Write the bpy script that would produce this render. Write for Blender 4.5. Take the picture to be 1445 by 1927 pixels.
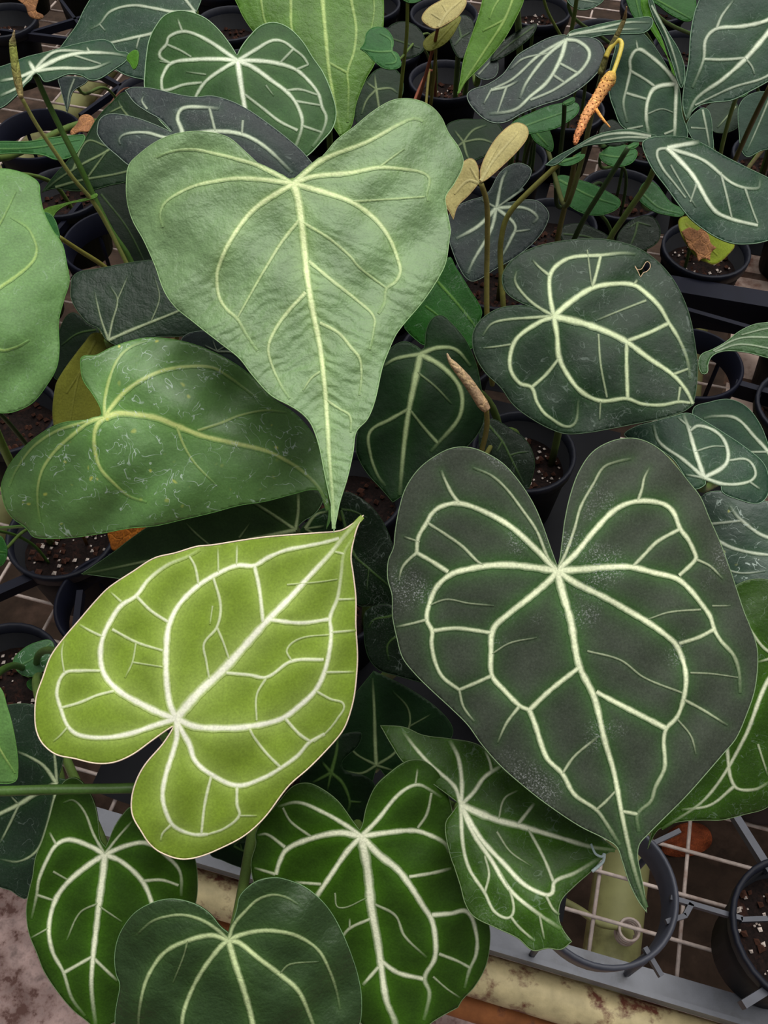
import bpy, math, random
import numpy as np
from mathutils import Vector
from mathutils.geometry import delaunay_2d_cdt

random.seed(7)
RNG = np.random.default_rng(7)
for o in list(bpy.data.objects):
    bpy.data.objects.remove(o)
scene = bpy.context.scene
COL = scene.collection

# ------------------------------------------------------------------ camera
IW, IH = 1445.0, 1927.0
FPX = 963.5 / math.tan(math.radians(29))          # focal length in photo pixels
PITCH = math.radians(55)
CAMH = 0.85                                       # metres above the bench mesh
cam_d = bpy.data.cameras.new('camera')
cam = bpy.data.objects.new('camera', cam_d)
COL.objects.link(cam)
cam.location = (0, 0, CAMH)
cam.rotation_euler = (math.pi / 2 - PITCH, 0, 0)
cam_d.sensor_fit = 'VERTICAL'
cam_d.sensor_height = 24.0
cam_d.lens = FPX * 24.0 / IH
cam_d.clip_start = 0.01
scene.camera = cam

# ------------------------------------------------------------------ light: overcast sky through greenhouse plastic
world = bpy.data.worlds.new('world')
scene.world = world
world.use_nodes = True
wn, wl = world.node_tree.nodes, world.node_tree.links
wn.clear()
w_tc = wn.new('ShaderNodeTexCoord')
w_sep = wn.new('ShaderNodeSeparateXYZ')
w_ramp = wn.new('ShaderNodeValToRGB')
w_bg = wn.new('ShaderNodeBackground')
w_out = wn.new('ShaderNodeOutputWorld')
w_ramp.color_ramp.elements[0].position = 0.0
w_ramp.color_ramp.elements[0].color = (0.33, 0.34, 0.35, 1)
w_ramp.color_ramp.elements[1].position = 1.0
w_ramp.color_ramp.elements[1].color = (0.98, 1.0, 1.02, 1)
wl.new(w_tc.outputs['Generated'], w_sep.inputs[0])
wl.new(w_sep.outputs['Z'], w_ramp.inputs[0])
wl.new(w_ramp.outputs[0], w_bg.inputs[0])
w_bg.inputs[1].default_value = 0.28
wl.new(w_bg.outputs[0], w_out.inputs[0])
sun_d = bpy.data.lights.new('sun', 'SUN')
sun_d.energy = 3.0
sun_d.angle = math.radians(62)
sun_d.color = (1.0, 0.985, 0.95)
sun = bpy.data.objects.new('sun', sun_d)
COL.objects.link(sun)
sun.location = (0, 0, 5)
sun.rotation_euler = (math.radians(-16), math.radians(10), 0)
vs = scene.view_settings
vs.view_transform = 'Standard'
vs.look = 'None'
vs.exposure = 0.35
vs.gamma = 1.0
vs.use_curve_mapping = False

# ------------------------------------------------------------------ helpers
FW = np.array([0, math.cos(PITCH), -math.sin(PITCH)])
UP = np.array([0, math.sin(PITCH), math.cos(PITCH)])
RT = np.array([1.0, 0, 0])
C0 = np.array([0, 0, CAMH])

def rays(uv):
    uv = np.asarray(uv, float).reshape(-1, 2)
    return FW + ((uv[:, :1] - IW / 2) / FPX) * RT - ((uv[:, 1:2] - IH / 2) / FPX) * UP

def at(u, v, d):
    return C0 + rays([(u, v)])[0] * d

def atz(u, v, z):
    r = rays([(u, v)])[0]
    return C0 + r * (z - CAMH) / r[2]

def lin(c):
    c = np.asarray(c, float) / 255.0
    return np.where(c <= 0.04045, c / 12.92, ((c + 0.055) / 1.055) ** 2.4)

def P(s):
    """'x,y x,y! ...' -> points and corner flags"""
    pts, cor = [], []
    for t in s.split():
        cor.append(t.endswith('!'))
        a, b = t.rstrip('!').split(',')
        pts.append((float(a), float(b)))
    return np.array(pts), cor

def spline(pts, cor, closed, step):
    n = len(pts)
    out = []
    segs = n if closed else n - 1
    for i in range(segs):
        p0, p1 = pts[i], pts[(i + 1) % n]
        L = np.linalg.norm(p1 - p0)
        if L < 1e-6:
            continue
        def tan(k):
            if cor[k] or (not closed and k in (0, n - 1)):
                return (p1 - p0) / L
            a, b = pts[(k - 1) % n], pts[(k + 1) % n]
            t = b - a
            return t / max(np.linalg.norm(t), 1e-6)
        t0, t1 = tan(i) * L, tan((i + 1) % n) * L
        m = max(1, int(round(L / step)))
        for j in range(m):
            t = j / m
            h00 = 2*t**3 - 3*t**2 + 1; h10 = t**3 - 2*t**2 + t
            h01 = -2*t**3 + 3*t**2; h11 = t**3 - t**2
            out.append(h00*p0 + h10*t0 + h01*p1 + h11*t1)
    if not closed:
        out.append(pts[-1])
    return np.array(out)

def inside(q, poly):
    x, y = q[:, 0], q[:, 1]
    r = np.zeros(len(q), bool)
    px, py = poly[:, 0], poly[:, 1]
    j = len(poly) - 1
    for i in range(len(poly)):
        c = (py[i] > y) != (py[j] > y)
        if c.any():
            r ^= c & (x < (px[j] - px[i]) * (y - py[i]) / (py[j] - py[i] + 1e-12) + px[i])
        j = i
    return r

def mkmesh(name, verts, faces, mat=None, cols=None, smooth=True):
    me = bpy.data.meshes.new(name)
    me.from_pydata([tuple(v) for v in verts], [], [tuple(f) for f in faces])
    if smooth:
        me.polygons.foreach_set('use_smooth', np.ones(len(me.polygons), bool))
    if cols is not None:
        a = me.color_attributes.new('Col', 'FLOAT_COLOR', 'POINT')
        c4 = np.ones((len(verts), 4), np.float32)
        c4[:, :3] = cols
        a.data.foreach_set('color', c4.ravel())
    if mat:
        me.materials.append(mat)
    me.update()
    return me

def link(name, me, parent=None):
    o = bpy.data.objects.new(name, me)
    COL.objects.link(o)
    if parent is not None:
        o.parent = parent
    return o

def thing(name, label, cat, loc, group=None):
    o = bpy.data.objects.new(name, None)
    COL.objects.link(o)
    o.empty_display_size = 0.02
    o.location = tuple(loc)
    o['label'] = label
    o['category'] = cat
    if group:
        o['group'] = group
    return o

def frames(pts):
    pts = np.asarray(pts, float)
    t = np.gradient(pts, axis=0)
    t /= np.maximum(np.linalg.norm(t, axis=1)[:, None], 1e-9)
    ref = np.array([0.31, 0.17, 0.93])
    n1 = np.cross(t, ref)
    bad = np.linalg.norm(n1, axis=1) < 0.05
    n1[bad] = np.cross(t[bad], [1, 0, 0])
    n1 /= np.maximum(np.linalg.norm(n1, axis=1)[:, None], 1e-9)
    return t, n1, np.cross(t, n1)

def tube_data(pts, rad, n=8, closed=False, caps=True, warts=0.0):
    pts = np.asarray(pts, float)
    rad = np.broadcast_to(np.asarray(rad, float), (len(pts),))
    t, a, b = frames(pts)
    if closed:
        t = np.roll(pts, -1, 0) - np.roll(pts, 1, 0)
        t /= np.linalg.norm(t, axis=1)[:, None] + 1e-12
        a = np.cross(t, FW); a /= np.linalg.norm(a, axis=1)[:, None] + 1e-9
        b = np.cross(t, a)
    V, F = [], []
    m = len(pts)
    for i in range(m):
        for k in range(n):
            w = 2 * math.pi * k / n
            r = rad[i] * (1 + warts * math.cos(3 * w + i * 1.6) * math.cos(i * 1.35))
            V.append(pts[i] + r * (math.cos(w) * a[i] + math.sin(w) * b[i]))
    for i in range(m if closed else m - 1):
        j = (i + 1) % m
        for k in range(n):
            l = (k + 1) % n
            F.append((i*n + k, i*n + l, j*n + l, j*n + k))
    if caps and not closed:
        F.append(tuple(range(n - 1, -1, -1)))
        F.append(tuple((m - 1)*n + k for k in range(n)))
    return V, F

def box_data(c, ax, ay, az, s):
    c = np.asarray(c, float); V = []
    for i in (-1, 1):
        for j in (-1, 1):
            for k in (-1, 1):
                V.append(c + i*s[0]/2*np.asarray(ax) + j*s[1]/2*np.asarray(ay) + k*s[2]/2*np.asarray(az))
    F = [(0,1,3,2),(4,6,7,5),(0,4,5,1),(2,3,7,6),(0,2,6,4),(1,5,7,3)]
    return V, F

# ------------------------------------------------------------------ materials
def nodes(name):
    m = bpy.data.materials.new(name)
    m.use_nodes = True
    nt = m.node_tree
    return m, nt.nodes, nt.links, nt.nodes['Principled BSDF']

def N(nn, t, **kw):
    n = nn.new(t)
    for k, v in kw.items():
        setattr(n, k, v)
    return n

def mixc(nn, ll, fac, a, b, mode='MIX'):
    n = nn.new('ShaderNodeMix'); n.data_type = 'RGBA'; n.blend_type = mode
    for sock, v in ((n.inputs[0], fac), (n.inputs[6], a), (n.inputs[7], b)):
        if hasattr(v, 'links'):
            ll.new(v, sock)
        elif isinstance(v, (int, float)):
            sock.default_value = v
        else:
            sock.default_value = (*v, 1)
    return n.outputs[2]

def mapr(nn, ll, v, a, b, c, d):
    n = nn.new('ShaderNodeMapRange'); ll.new(v, n.inputs[0])
    for i, x in enumerate((a, b, c, d)):
        n.inputs[i + 1].default_value = x
    return n.outputs[0]

def noise(nn, ll, co, scale, detail=3, rough=0.5, dist=0.0):
    n = nn.new('ShaderNodeTexNoise')
    ll.new(co, n.inputs['Vector'])
    n.inputs['Scale'].default_value = scale
    n.inputs['Detail'].default_value = detail
    n.inputs['Roughness'].default_value = rough
    n.inputs['Distortion'].default_value = dist
    return n.outputs['Fac']

def leaf_material(name, rough=0.45, spec=0.5, sheen=0.0, tert=0.15, grain=0.2, flecks=0.0, scales=0.0, quilt=0.2, mottle=0.16, netb=0.0, qs=150, ribs=0.0, dust=0.0):
    m, nn, ll, b = nodes(name)
    co = nn.new('ShaderNodeTexCoord').outputs['Object']
    at_ = N(nn, 'ShaderNodeAttribute', attribute_name='Col')
    c = at_.outputs['Color']
    big = noise(nn, ll, co, 55, 3)
    f1 = mapr(nn, ll, big, 0.3, 0.7, 1 - mottle, 1 + mottle)
    fine = noise(nn, ll, co, 900, 2)
    f2 = mapr(nn, ll, fine, 0.3, 0.7, 1 - grain, 1 + grain)
    mu = N(nn, 'ShaderNodeMath', operation='MULTIPLY'); ll.new(f1, mu.inputs[0]); ll.new(f2, mu.inputs[1])
    cb = nn.new('ShaderNodeCombineColor')
    for i in range(3):
        ll.new(mu.outputs[0], cb.inputs[i])
    c = mixc(nn, ll, 1.0, c, cb.outputs[0], 'MULTIPLY')
    # tertiary vein net
    vo = N(nn, 'ShaderNodeTexVoronoi', feature='DISTANCE_TO_EDGE')
    dn = nn.new('ShaderNodeTexNoise'); ll.new(co, dn.inputs['Vector']); dn.inputs['Scale'].default_value = 90
    va = N(nn, 'ShaderNodeVectorMath', operation='MULTIPLY_ADD')
    ll.new(dn.outputs['Color'], va.inputs[0]); va.inputs[1].default_value = (0.008,)*3; ll.new(co, va.inputs[2])
    ll.new(va.outputs[0], vo.inputs['Vector']); vo.inputs['Scale'].default_value = 85
    line = mapr(nn, ll, vo.outputs['Distance'], 0.0, 0.07, 1.0, 0.0)
    lm = N(nn, 'ShaderNodeMath', operation='MULTIPLY'); ll.new(line, lm.inputs[0]); lm.inputs[1].default_value = tert
    hi = mixc(nn, ll, 1.0, c, (1.9, 2.0, 1.55), 'MULTIPLY')
    c = mixc(nn, ll, lm.outputs[0], c, hi)
    if flecks:
        v2 = N(nn, 'ShaderNodeTexVoronoi', feature='F1'); ll.new(va.outputs[0], v2.inputs['Vector']); v2.inputs['Scale'].default_value = 95
        s1 = mapr(nn, ll, v2.outputs['Distance'], 0.05, 0.15, 1.0, 0.0)
        msk = mapr(nn, ll, noise(nn, ll, co, 28, 2), 0.42, 0.6, 0.0, flecks)
        mm = N(nn, 'ShaderNodeMath', operation='MULTIPLY'); ll.new(s1, mm.inputs[0]); ll.new(msk, mm.inputs[1])
        c = mixc(nn, ll, mm.outputs[0], c, tuple(lin((205, 205, 90))))
    rough_out = None
    if scales:
        nz = noise(nn, ll, co, 85, 2, 0.5, 1.0)
        ab = N(nn, 'ShaderNodeMath', operation='SUBTRACT'); ll.new(nz, ab.inputs[0]); ab.inputs[1].default_value = 0.5
        ab2 = N(nn, 'ShaderNodeMath', operation='ABSOLUTE'); ll.new(ab.outputs[0], ab2.inputs[0])
        ln = mapr(nn, ll, ab2.outputs[0], 0.003, 0.011, 1.0, 0.0)
        m2 = mapr(nn, ll, noise(nn, ll, co, 95, 2), 0.46, 0.54, 0.0, scales)
        mm = N(nn, 'ShaderNodeMath', operation='MULTIPLY'); ll.new(ln, mm.inputs[0]); ll.new(m2, mm.inputs[1])
        c = mixc(nn, ll, mm.outputs[0], c, tuple(lin((205, 222, 210))))
    if dust:
        d1 = mapr(nn, ll, noise(nn, ll, co, 1100, 3, 0.7), 0.52, 0.68, 0.0, 1.0)
        d2 = mapr(nn, ll, noise(nn, ll, co, 26, 2), 0.57, 0.70, 0.03, dust)
        mm = N(nn, 'ShaderNodeMath', operation='MULTIPLY'); ll.new(d1, mm.inputs[0]); ll.new(d2, mm.inputs[1])
        c = mixc(nn, ll, mm.outputs[0], c, tuple(lin((190, 192, 190))))
    ll.new(c, b.inputs['Base Color'])
    b.inputs['Roughness'].default_value = rough
    b.inputs['Specular IOR Level'].default_value = spec
    b.inputs['Sheen Weight'].default_value = sheen
    b.inputs['Sheen Roughness'].default_value = 0.4
    # relief
    ad = N(nn, 'ShaderNodeMath', operation='MULTIPLY_ADD')
    ll.new(fine, ad.inputs[0]); ad.inputs[1].default_value = 0.25
    q = noise(nn, ll, co, qs, 2)
    ll.new(q, ad.inputs[2])
    sb = N(nn, 'ShaderNodeMath', operation='MULTIPLY_ADD'); ll.new(line, sb.inputs[0]); sb.inputs[1].default_value = -netb; ll.new(ad.outputs[0], sb.inputs[2])
    hgt = sb.outputs[0]
    if ribs:                                   # side ribs of the blade, running out from the midrib
        st = N(nn, 'ShaderNodeAttribute', attribute_name='st')
        sp = nn.new('ShaderNodeSeparateXYZ'); ll.new(st.outputs['Vector'], sp.inputs[0])
        def M(op, x, y=None, z=None):
            n = N(nn, 'ShaderNodeMath', operation=op)
            for i_, v_ in enumerate((x, y, z)):
                if v_ is None: continue
                if hasattr(v_, 'links'): ll.new(v_, n.inputs[i_])
                else: n.inputs[i_].default_value = v_
            return n.outputs[0]
        ph_ = M('MULTIPLY_ADD', M('ABSOLUTE', sp.outputs[0]), -14.0, M('MULTIPLY', sp.outputs[1], 26.0))
        wob = noise(nn, ll, co, 60, 2)
        w_ = M('SINE', M('MULTIPLY_ADD', wob, 14.0, ph_))
        amp = M('MULTIPLY', mapr(nn, ll, sp.outputs[1], 0.6, 2.6, 0.12, 1.0), mapr(nn, ll, noise(nn, ll, co, 90, 2), 0.35, 0.65, 0.2, 1.0))
        hgt = M('MULTIPLY_ADD', M('MULTIPLY', w_, amp), 0.28*ribs, hgt)
    bp = nn.new('ShaderNodeBump'); bp.inputs['Strength'].default_value = quilt; bp.inputs['Distance'].default_value = 0.0015
    ll.new(hgt, bp.inputs['Height'])
    ll.new(bp.outputs[0], b.inputs['Normal'])
    return m

MAT = {
    'velvet': leaf_material('leaf_velvet', 0.6, 0.2, 0.05, 0.04, 0.18, quilt=0.15, dust=0.6),
    'lime': leaf_material('leaf_lime_velvet', 0.7, 0.2, 0.03, 0.06, 0.12, quilt=0.1, mottle=0.12),
    'satin': leaf_material('leaf_satin', 0.5, 0.16, 0.0, 0.06, 0.14, quilt=0.3),
    'quilt': leaf_material('leaf_quilted', 0.46, 0.3, 0.0, 0.06, 0.12, quilt=0.6, netb=0.08),
    'ribbed': leaf_material('leaf_ribbed', 0.46, 0.45, 0.0, 0.03, 0.08, quilt=0.75, ribs=1.0),
    'gloss': leaf_material('leaf_glossy', 0.44, 0.55, 0.0, 0.05, 0.10, flecks=1.0, scales=0.6, quilt=0.3),
    'film': leaf_material('leaf_watermarked', 0.44, 0.18, 0.0, 0.05, 0.14, scales=0.10, quilt=0.3, dust=0.14),
    'vein': leaf_material('vein_tissue', 0.6, 0.25, 0.0, 0.0, 0.12, quilt=0.1, mottle=0.05),
    'stem': leaf_material('petiole_skin', 0.45, 0.35, 0.0, 0.0, 0.12, quilt=0.2),
    'dry': leaf_material('dried_tissue', 0.75, 0.2, 0.0, 0.35, 0.35, quilt=0.7, mottle=0.4, netb=0.4),
}

def plain(name, col, rough=0.5, spec=0.5, var=0.2, scale=40, col2=None, thr=(0.45, 0.6), bump=0.2, metal=0.0, scale2=12):
    m, nn, ll, b = nodes(name)
    co = nn.new('ShaderNodeTexCoord').outputs['Object']
    nz = noise(nn, ll, co, scale, 6, 0.6)
    c = mixc(nn, ll, mapr(nn, ll, nz, 0.3, 0.7, 0, 1), tuple(lin(col) * (1 - var)), tuple(np.minimum(lin(col) * (1 + var), 1)))
    if col2 is not None:
        n2 = noise(nn, ll, co, scale2, 6, 0.65)
        c = mixc(nn, ll, mapr(nn, ll, n2, thr[0], thr[1], 0, 1), c, tuple(lin(col2)))
    ll.new(c, b.inputs['Base Color'])
    b.inputs['Roughness'].default_value = rough
    b.inputs['Specular IOR Level'].default_value = spec
    b.inputs['Metallic'].default_value = metal
    if bump:
        bp = nn.new('ShaderNodeBump'); bp.inputs['Strength'].default_value = bump; bp.inputs['Distance'].default_value = 0.002
        ll.new(nz, bp.inputs['Height']); ll.new(bp.outputs[0], b.inputs['Normal'])
    return m

MAT['floor'] = plain('dusty_concrete', (178, 152, 146), 0.9, 0.2, 0.5, 60, (96, 70, 64), (0.47, 0.62), 0.8, scale2=30)
MAT['ground'] = plain('shade_dark_ground', (50, 38, 30), 0.95, 0.2, 0.4, 25, (78, 60, 50), (0.52, 0.68), 0.6, scale2=7)  # brown darkened to carry the shade under the bench
MAT['wire'] = plain('galvanised_wire', (178, 162, 154), 0.55, 0.4, 0.2, 200, (140, 112, 100), (0.55, 0.7), 0.2, scale2=40)
MAT['rail'] = plain('grey_rail', (108, 110, 118), 0.45, 0.5, 0.12, 60, (92, 92, 96), (0.55, 0.7), 0.15, scale2=25)
MAT['pipe'] = plain('painted_pipe', (190, 174, 132), 0.55, 0.3, 0.3, 40, (104, 60, 46), (0.5, 0.6), 0.6, scale2=32)
MAT['rust'] = plain('rusty_pipe', (150, 92, 52), 0.8, 0.3, 0.3, 50, (90, 60, 50), (0.5, 0.6), 0.5, scale2=25)
MAT['post'] = plain('mossy_pipe', (140, 140, 92), 0.6, 0.3, 0.2, 20, (112, 108, 70), (0.5, 0.6), 0.2)
MAT['pot'] = plain('black_plastic', (10, 11, 16), 0.6, 0.12, 0.2, 60, bump=0.05)
MAT['rim'] = plain('black_plastic_rim', (20, 22, 32), 0.55, 0.2, 0.2, 60, bump=0.05)
MAT['tray'] = plain('grey_plastic_tray', (62, 64, 74), 0.5, 0.4, 0.15, 60, bump=0.05)
MAT['traydark'] = plain('navy_plastic_tray', (14, 16, 30), 0.6, 0.15, 0.15, 60, bump=0.05)
MAT['soil'] = plain('potting_mix', (24, 15, 13), 0.95, 0.2, 0.6, 300, (48, 28, 22), (0.55, 0.65), 1.0, scale2=90)
MAT['perlite'] = plain('perlite', (205, 190, 180), 0.9, 0.2, 0.2, 200, bump=0.4)
MAT['bark'] = plain('bark_chip', (66, 40, 30), 0.9, 0.2, 0.4, 120, bump=0.6)
MAT['plank'] = plain('weathered_plank', (172, 150, 138), 0.9, 0.2, 0.25, 25, (104, 70, 58), (0.5, 0.62), 0.6, scale2=14)

# ------------------------------------------------------------------ palettes (surface colours but for deep, sRGB): blade, halo beside veins, vein, margin
PAL = {
    'lime':  ((114, 138, 40), (168, 190, 98), (248, 248, 224), (236, 214, 190)),
    'velv':  ((58, 64, 53), (56, 98, 38), (230, 236, 196), (128, 150, 112)),
    'big':   ((110, 138, 92), (132, 162, 94), (220, 232, 172), (150, 180, 128)),
    'gloss': ((92, 130, 70), (102, 150, 60), (204, 216, 130), (100, 150, 76)),
    'pale':  ((98, 134, 78), (118, 156, 84), (180, 204, 112), (90, 140, 66)),
    'dark':  ((42, 68, 16), (68, 112, 22), (238, 240, 208), (104, 124, 84)),
    'matte': ((42, 62, 32), (64, 94, 42), (190, 204, 150), (110, 140, 100)),
    'dgrn':  ((32, 48, 34), (44, 80, 36), (220, 232, 184), (70, 90, 66)),
    'teal':  ((35, 60, 45), (58, 94, 52), (234, 242, 214), (122, 150, 122)),
    'tealg': ((46, 78, 38), (80, 116, 62), (232, 240, 214), (150, 180, 140)),
    'slate': ((42, 50, 50), (54, 82, 58), (222, 234, 202), (128, 146, 128)),
    'deep':  ((10, 26, 10), (22, 50, 14), (92, 122, 60), (32, 56, 28)),  # shade of the gaps put into these dark greens
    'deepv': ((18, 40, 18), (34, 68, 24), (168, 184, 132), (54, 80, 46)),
    'vivid': ((30, 78, 22), (44, 96, 30), (110, 150, 60), (60, 110, 50)),
    'leaf':  ((78, 116, 38), (104, 144, 56), (186, 208, 124), (110, 150, 70)),
    'tan':   ((176, 164, 106), (188, 178, 120), (206, 198, 148), (180, 150, 104)),
    'olive': ((112, 114, 40), (120, 122, 48), (140, 140, 70), (120, 120, 60)),
    'mid':   ((44, 92, 44), (60, 112, 52), (128, 164, 96), (80, 126, 70)),
    'under': ((70, 120, 26), (80, 130, 34), (120, 160, 60), (100, 150, 60)),
    'rot':   ((132, 148, 40), (140, 140, 50), (150, 120, 60), (120, 90, 50)),
    'dead':  ((150, 104, 70), (150, 100, 64), (120, 80, 50), (130, 90, 60)),
    'amber': ((176, 102, 32), (186, 116, 40), (190, 130, 60), (150, 90, 40)),
}

# ------------------------------------------------------------------ leaf builder
def build_leaf(par, base, d, g, O, V, pal, kind='satin', bend=(0.002, 0.001), fold=0.0, ripple=0.0012, margin=1.5,
               holes=(), name='leaf', label=None, halo=1.0, groove=0.0005, axis=None, vw=1.0, hw=1.25):
    blade, halo_c, vein_c, marg_c = [lin(c) for c in PAL[pal]]
    opts, ocor = P(O)
    out = spline(opts, ocor, True, 5.0)
    size = max(np.ptp(out[:, 0]), np.ptp(out[:, 1]))
    sp = 5.5 if size > 150 else (4.0 if size > 70 else 3.0)
    if sp < 5:
        out = spline(opts, ocor, True, sp)
    veins = []
    J = None
    for row in [r for r in V.split(';') if r.strip()]:
        wtxt, ptxt = row.split(':')
        w0, w1 = [float(t) for t in wtxt.split(',')]
        toks = ptxt.split()
        if toks[0] == 'J':
            toks[0] = '%f,%f' % tuple(J)
        pts, _ = P(' '.join(toks))
        if J is None:
            J = pts[0]
        s = spline(pts, [False]*len(pts), False, 4.0)
        ww = np.linspace(w0, w1, len(s)) * vw * 0.9
        ww = ww + 1.4*np.clip(1 - ww/8, 0, 1)
        veins.append((s, ww))
    if J is None:
        J = out.mean(0)
    if axis is not None:
        J = np.array(axis[0], float); tip = np.array(axis[1], float)
    elif veins:
        tip = veins[0][0][-1]
    else:
        tip = out[np.argmax(np.linalg.norm(out - J, axis=1))]
    ax = (tip - J) / max(np.linalg.norm(tip - J), 1e-6)
    nx = np.array([-ax[1], ax[0]])
    if veins:
        VS = np.concatenate([s for s, _ in veins]); VW = np.concatenate([w for _, w in veins])
    ph = RNG.uniform(0, 6.28, 6)

    def vein_near(q):
        if not veins:
            return np.full(len(q), 0.0), np.full(len(q), 0.0)
        inf = np.zeros(len(q)); gr = np.zeros(len(q))
        for i in range(0, len(q), 4000):
            qq = q[i:i+4000]
            dd = np.sqrt((qq[:, None, 0] - VS[None, :, 0])**2 + (qq[:, None, 1] - VS[None, :, 1])**2)
            st = np.minimum(1, VW / 9.0)[None]
            inf[i:i+4000] = (st * np.exp(-np.maximum(dd - VW[None]*0.4, 0) / (VW[None]*hw + 3.0))).max(1)
            gr[i:i+4000] = (np.minimum(1, VW/8.0)[None] * np.exp(-(dd / (VW[None]*0.9 + 6))**2)).max(1)
        return inf, gr

    def depth(q, gr):
        r = q - J
        s = r @ nx / 100.0; t = r @ ax / 100.0
        z = d + g[0]*r[:, 0]/100.0 + g[1]*r[:, 1]/100.0
        z = z + bend[0]*s*s + bend[1]*np.maximum(t, 0)**2 + bend[1]*0.5*np.minimum(t, 0)**2 + fold*np.abs(s)
        z = z + ripple*(np.sin(q[:, 0]/41 + ph[0] + np.sin(q[:, 1]/63 + ph[1])) * np.sin(q[:, 1]/37 + ph[2]) +
                        0.5*np.sin((q[:, 0] + q[:, 1])/23 + ph[3]) * np.minimum(np.abs(s), 1.5))
        return z + groove*gr

    def world(q, off=0.0, gr=None):
        if gr is None:
            gr = vein_near(q)[1]
        return C0 + rays(q) * (depth(q, gr) - off)[:, None] - base

    # triangulated blade
    lo, hi = out.min(0), out.max(0)
    gx = np.arange(lo[0], hi[0], sp); gy = np.arange(lo[1], hi[1], sp*0.866)
    G = np.array([(x + (sp/2 if k % 2 else 0), y) for k, y in enumerate(gy) for x in gx])
    G = G[inside(G, out)]
    hol = [spline(*P(h), True, 3.0) for h in holes]
    if len(G):
        dm = np.full(len(G), 1e9)
        for ring in [out] + hol:
            for i in range(0, len(G), 3000):
                dd = np.sqrt((G[i:i+3000, None, 0]-ring[None, :, 0])**2 + (G[i:i+3000, None, 1]-ring[None, :, 1])**2).min(1)
                dm[i:i+3000] = np.minimum(dm[i:i+3000], dd)
        G = G[dm > sp*0.6]
    allp = np.concatenate([out] + hol + ([G] if len(G) else []))
    edges = []; k0 = 0
    for ring in [out] + hol:
        n = len(ring)
        edges += [(k0+i, k0+(i+1) % n) for i in range(n)]; k0 += n
    rv, re_, rf = delaunay_2d_cdt([Vector(p) for p in allp], edges, [], 0, 1e-4)[:3]
    q = np.array([(v.x, v.y) for v in rv]); tri = np.array([tuple(f) for f in rf])
    cen = q[tri].mean(1)
    keep = inside(cen, out)
    for h in hol:
        keep &= ~inside(cen, h)
    tri = tri[keep]
    inf, gr = vein_near(q)
    wv = world(q, 0.0, gr)
    p0, p1, p2 = wv[tri[:, 0]], wv[tri[:, 1]], wv[tri[:, 2]]
    nr = np.cross(p1-p0, p2-p0)
    view = (p0 + base) - C0
    flip = (nr*view).sum(1) > 0
    tri[flip] = tri[flip][:, ::-1]
    k = np.clip(inf*0.85*halo, 0, 1)[:, None]
    cols = blade*(1-k) + halo_c*k
    me = mkmesh(name, wv, tri, MAT[kind], cols)
    if kind == 'ribbed':
        at3 = me.attributes.new('st', 'FLOAT_VECTOR', 'POINT')
        r_ = q - J
        at3.data.foreach_set('vector', np.stack([r_ @ nx/100, r_ @ ax/100, np.zeros(len(q))], 1).astype(np.float32).ravel())
    lf = link(name, me, par)
    if label:
        lf['label'] = label
    so = lf.modifiers.new('thickness', 'SOLIDIFY')
    so.thickness = 0.0007; so.offset = -1.0
    # veins: soft ribbons lying in the blade, colour running out into it
    for i, (s, ww) in enumerate(veins):
        t = np.gradient(s, axis=0); t /= np.linalg.norm(t, axis=1)[:, None] + 1e-9
        n_ = np.stack([-t[:, 1], t[:, 0]], 1)
        m = len(s)
        jit = 1 + 0.10*np.convolve(RNG.standard_normal(m + 4), np.ones(3)/3, 'same')[2:-2]
        others = [v for k_, (v, _) in enumerate(veins) if k_ != i]
        end_free = not others or min(np.linalg.norm(v - s[-1], axis=1).min() for v in others) > 9
        st = np.clip((np.maximum(ww - 1.2, 0.6)/6.6)**0.9, 0.16, 1)
        if end_free:
            st = st*np.clip((m - 1 - np.arange(m))/max(m*0.3, 1) + 0.05, 0, 1)
        offs = (-0.85, -0.55, -0.34, -0.15, 0.15, 0.34, 0.55, 0.85)
        prof = (0.0, 0.30, 0.85, 1.0, 1.0, 0.85, 0.30, 0.0)
        hs = (0.0, 0.00004, 0.00012, 0.00016, 0.00016, 0.00012, 0.00004, 0.0)
        VV, CC = [], []
        for o_, p_, h_ in zip(offs, prof, hs):
            qp = s + n_*(o_*np.maximum(ww, 2.2)*jit)[:, None]
            iq, gq = vein_near(qp)
            VV.append(world(qp, 0.00022 + h_, gq))
            kk = np.clip(iq*0.85*halo, 0, 1)[:, None]
            lc = blade*(1-kk) + halo_c*kk
            pp_ = (p_*st)[:, None]
            CC.append(lc*(1-pp_) + vein_c*pp_)
        vv = np.concatenate(VV); ccs = np.concatenate(CC)
        F = []
        for a in range(len(offs)-1):
            for j in range(m-1):
                F.append((a*m+j, a*m+j+1, (a+1)*m+j+1, (a+1)*m+j))
        pa, pb, pc = vv[F[0][0]], vv[F[0][1]], vv[F[0][2]]
        if np.dot(np.cross(pb-pa, pc-pa), pa + base - C0) > 0:
            F = [f[::-1] for f in F]
        vo = link('midrib' if i == 0 else 'vein', mkmesh('vein', vv, F, MAT['quilt' if kind == 'ribbed' else kind], ccs), lf)
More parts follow.
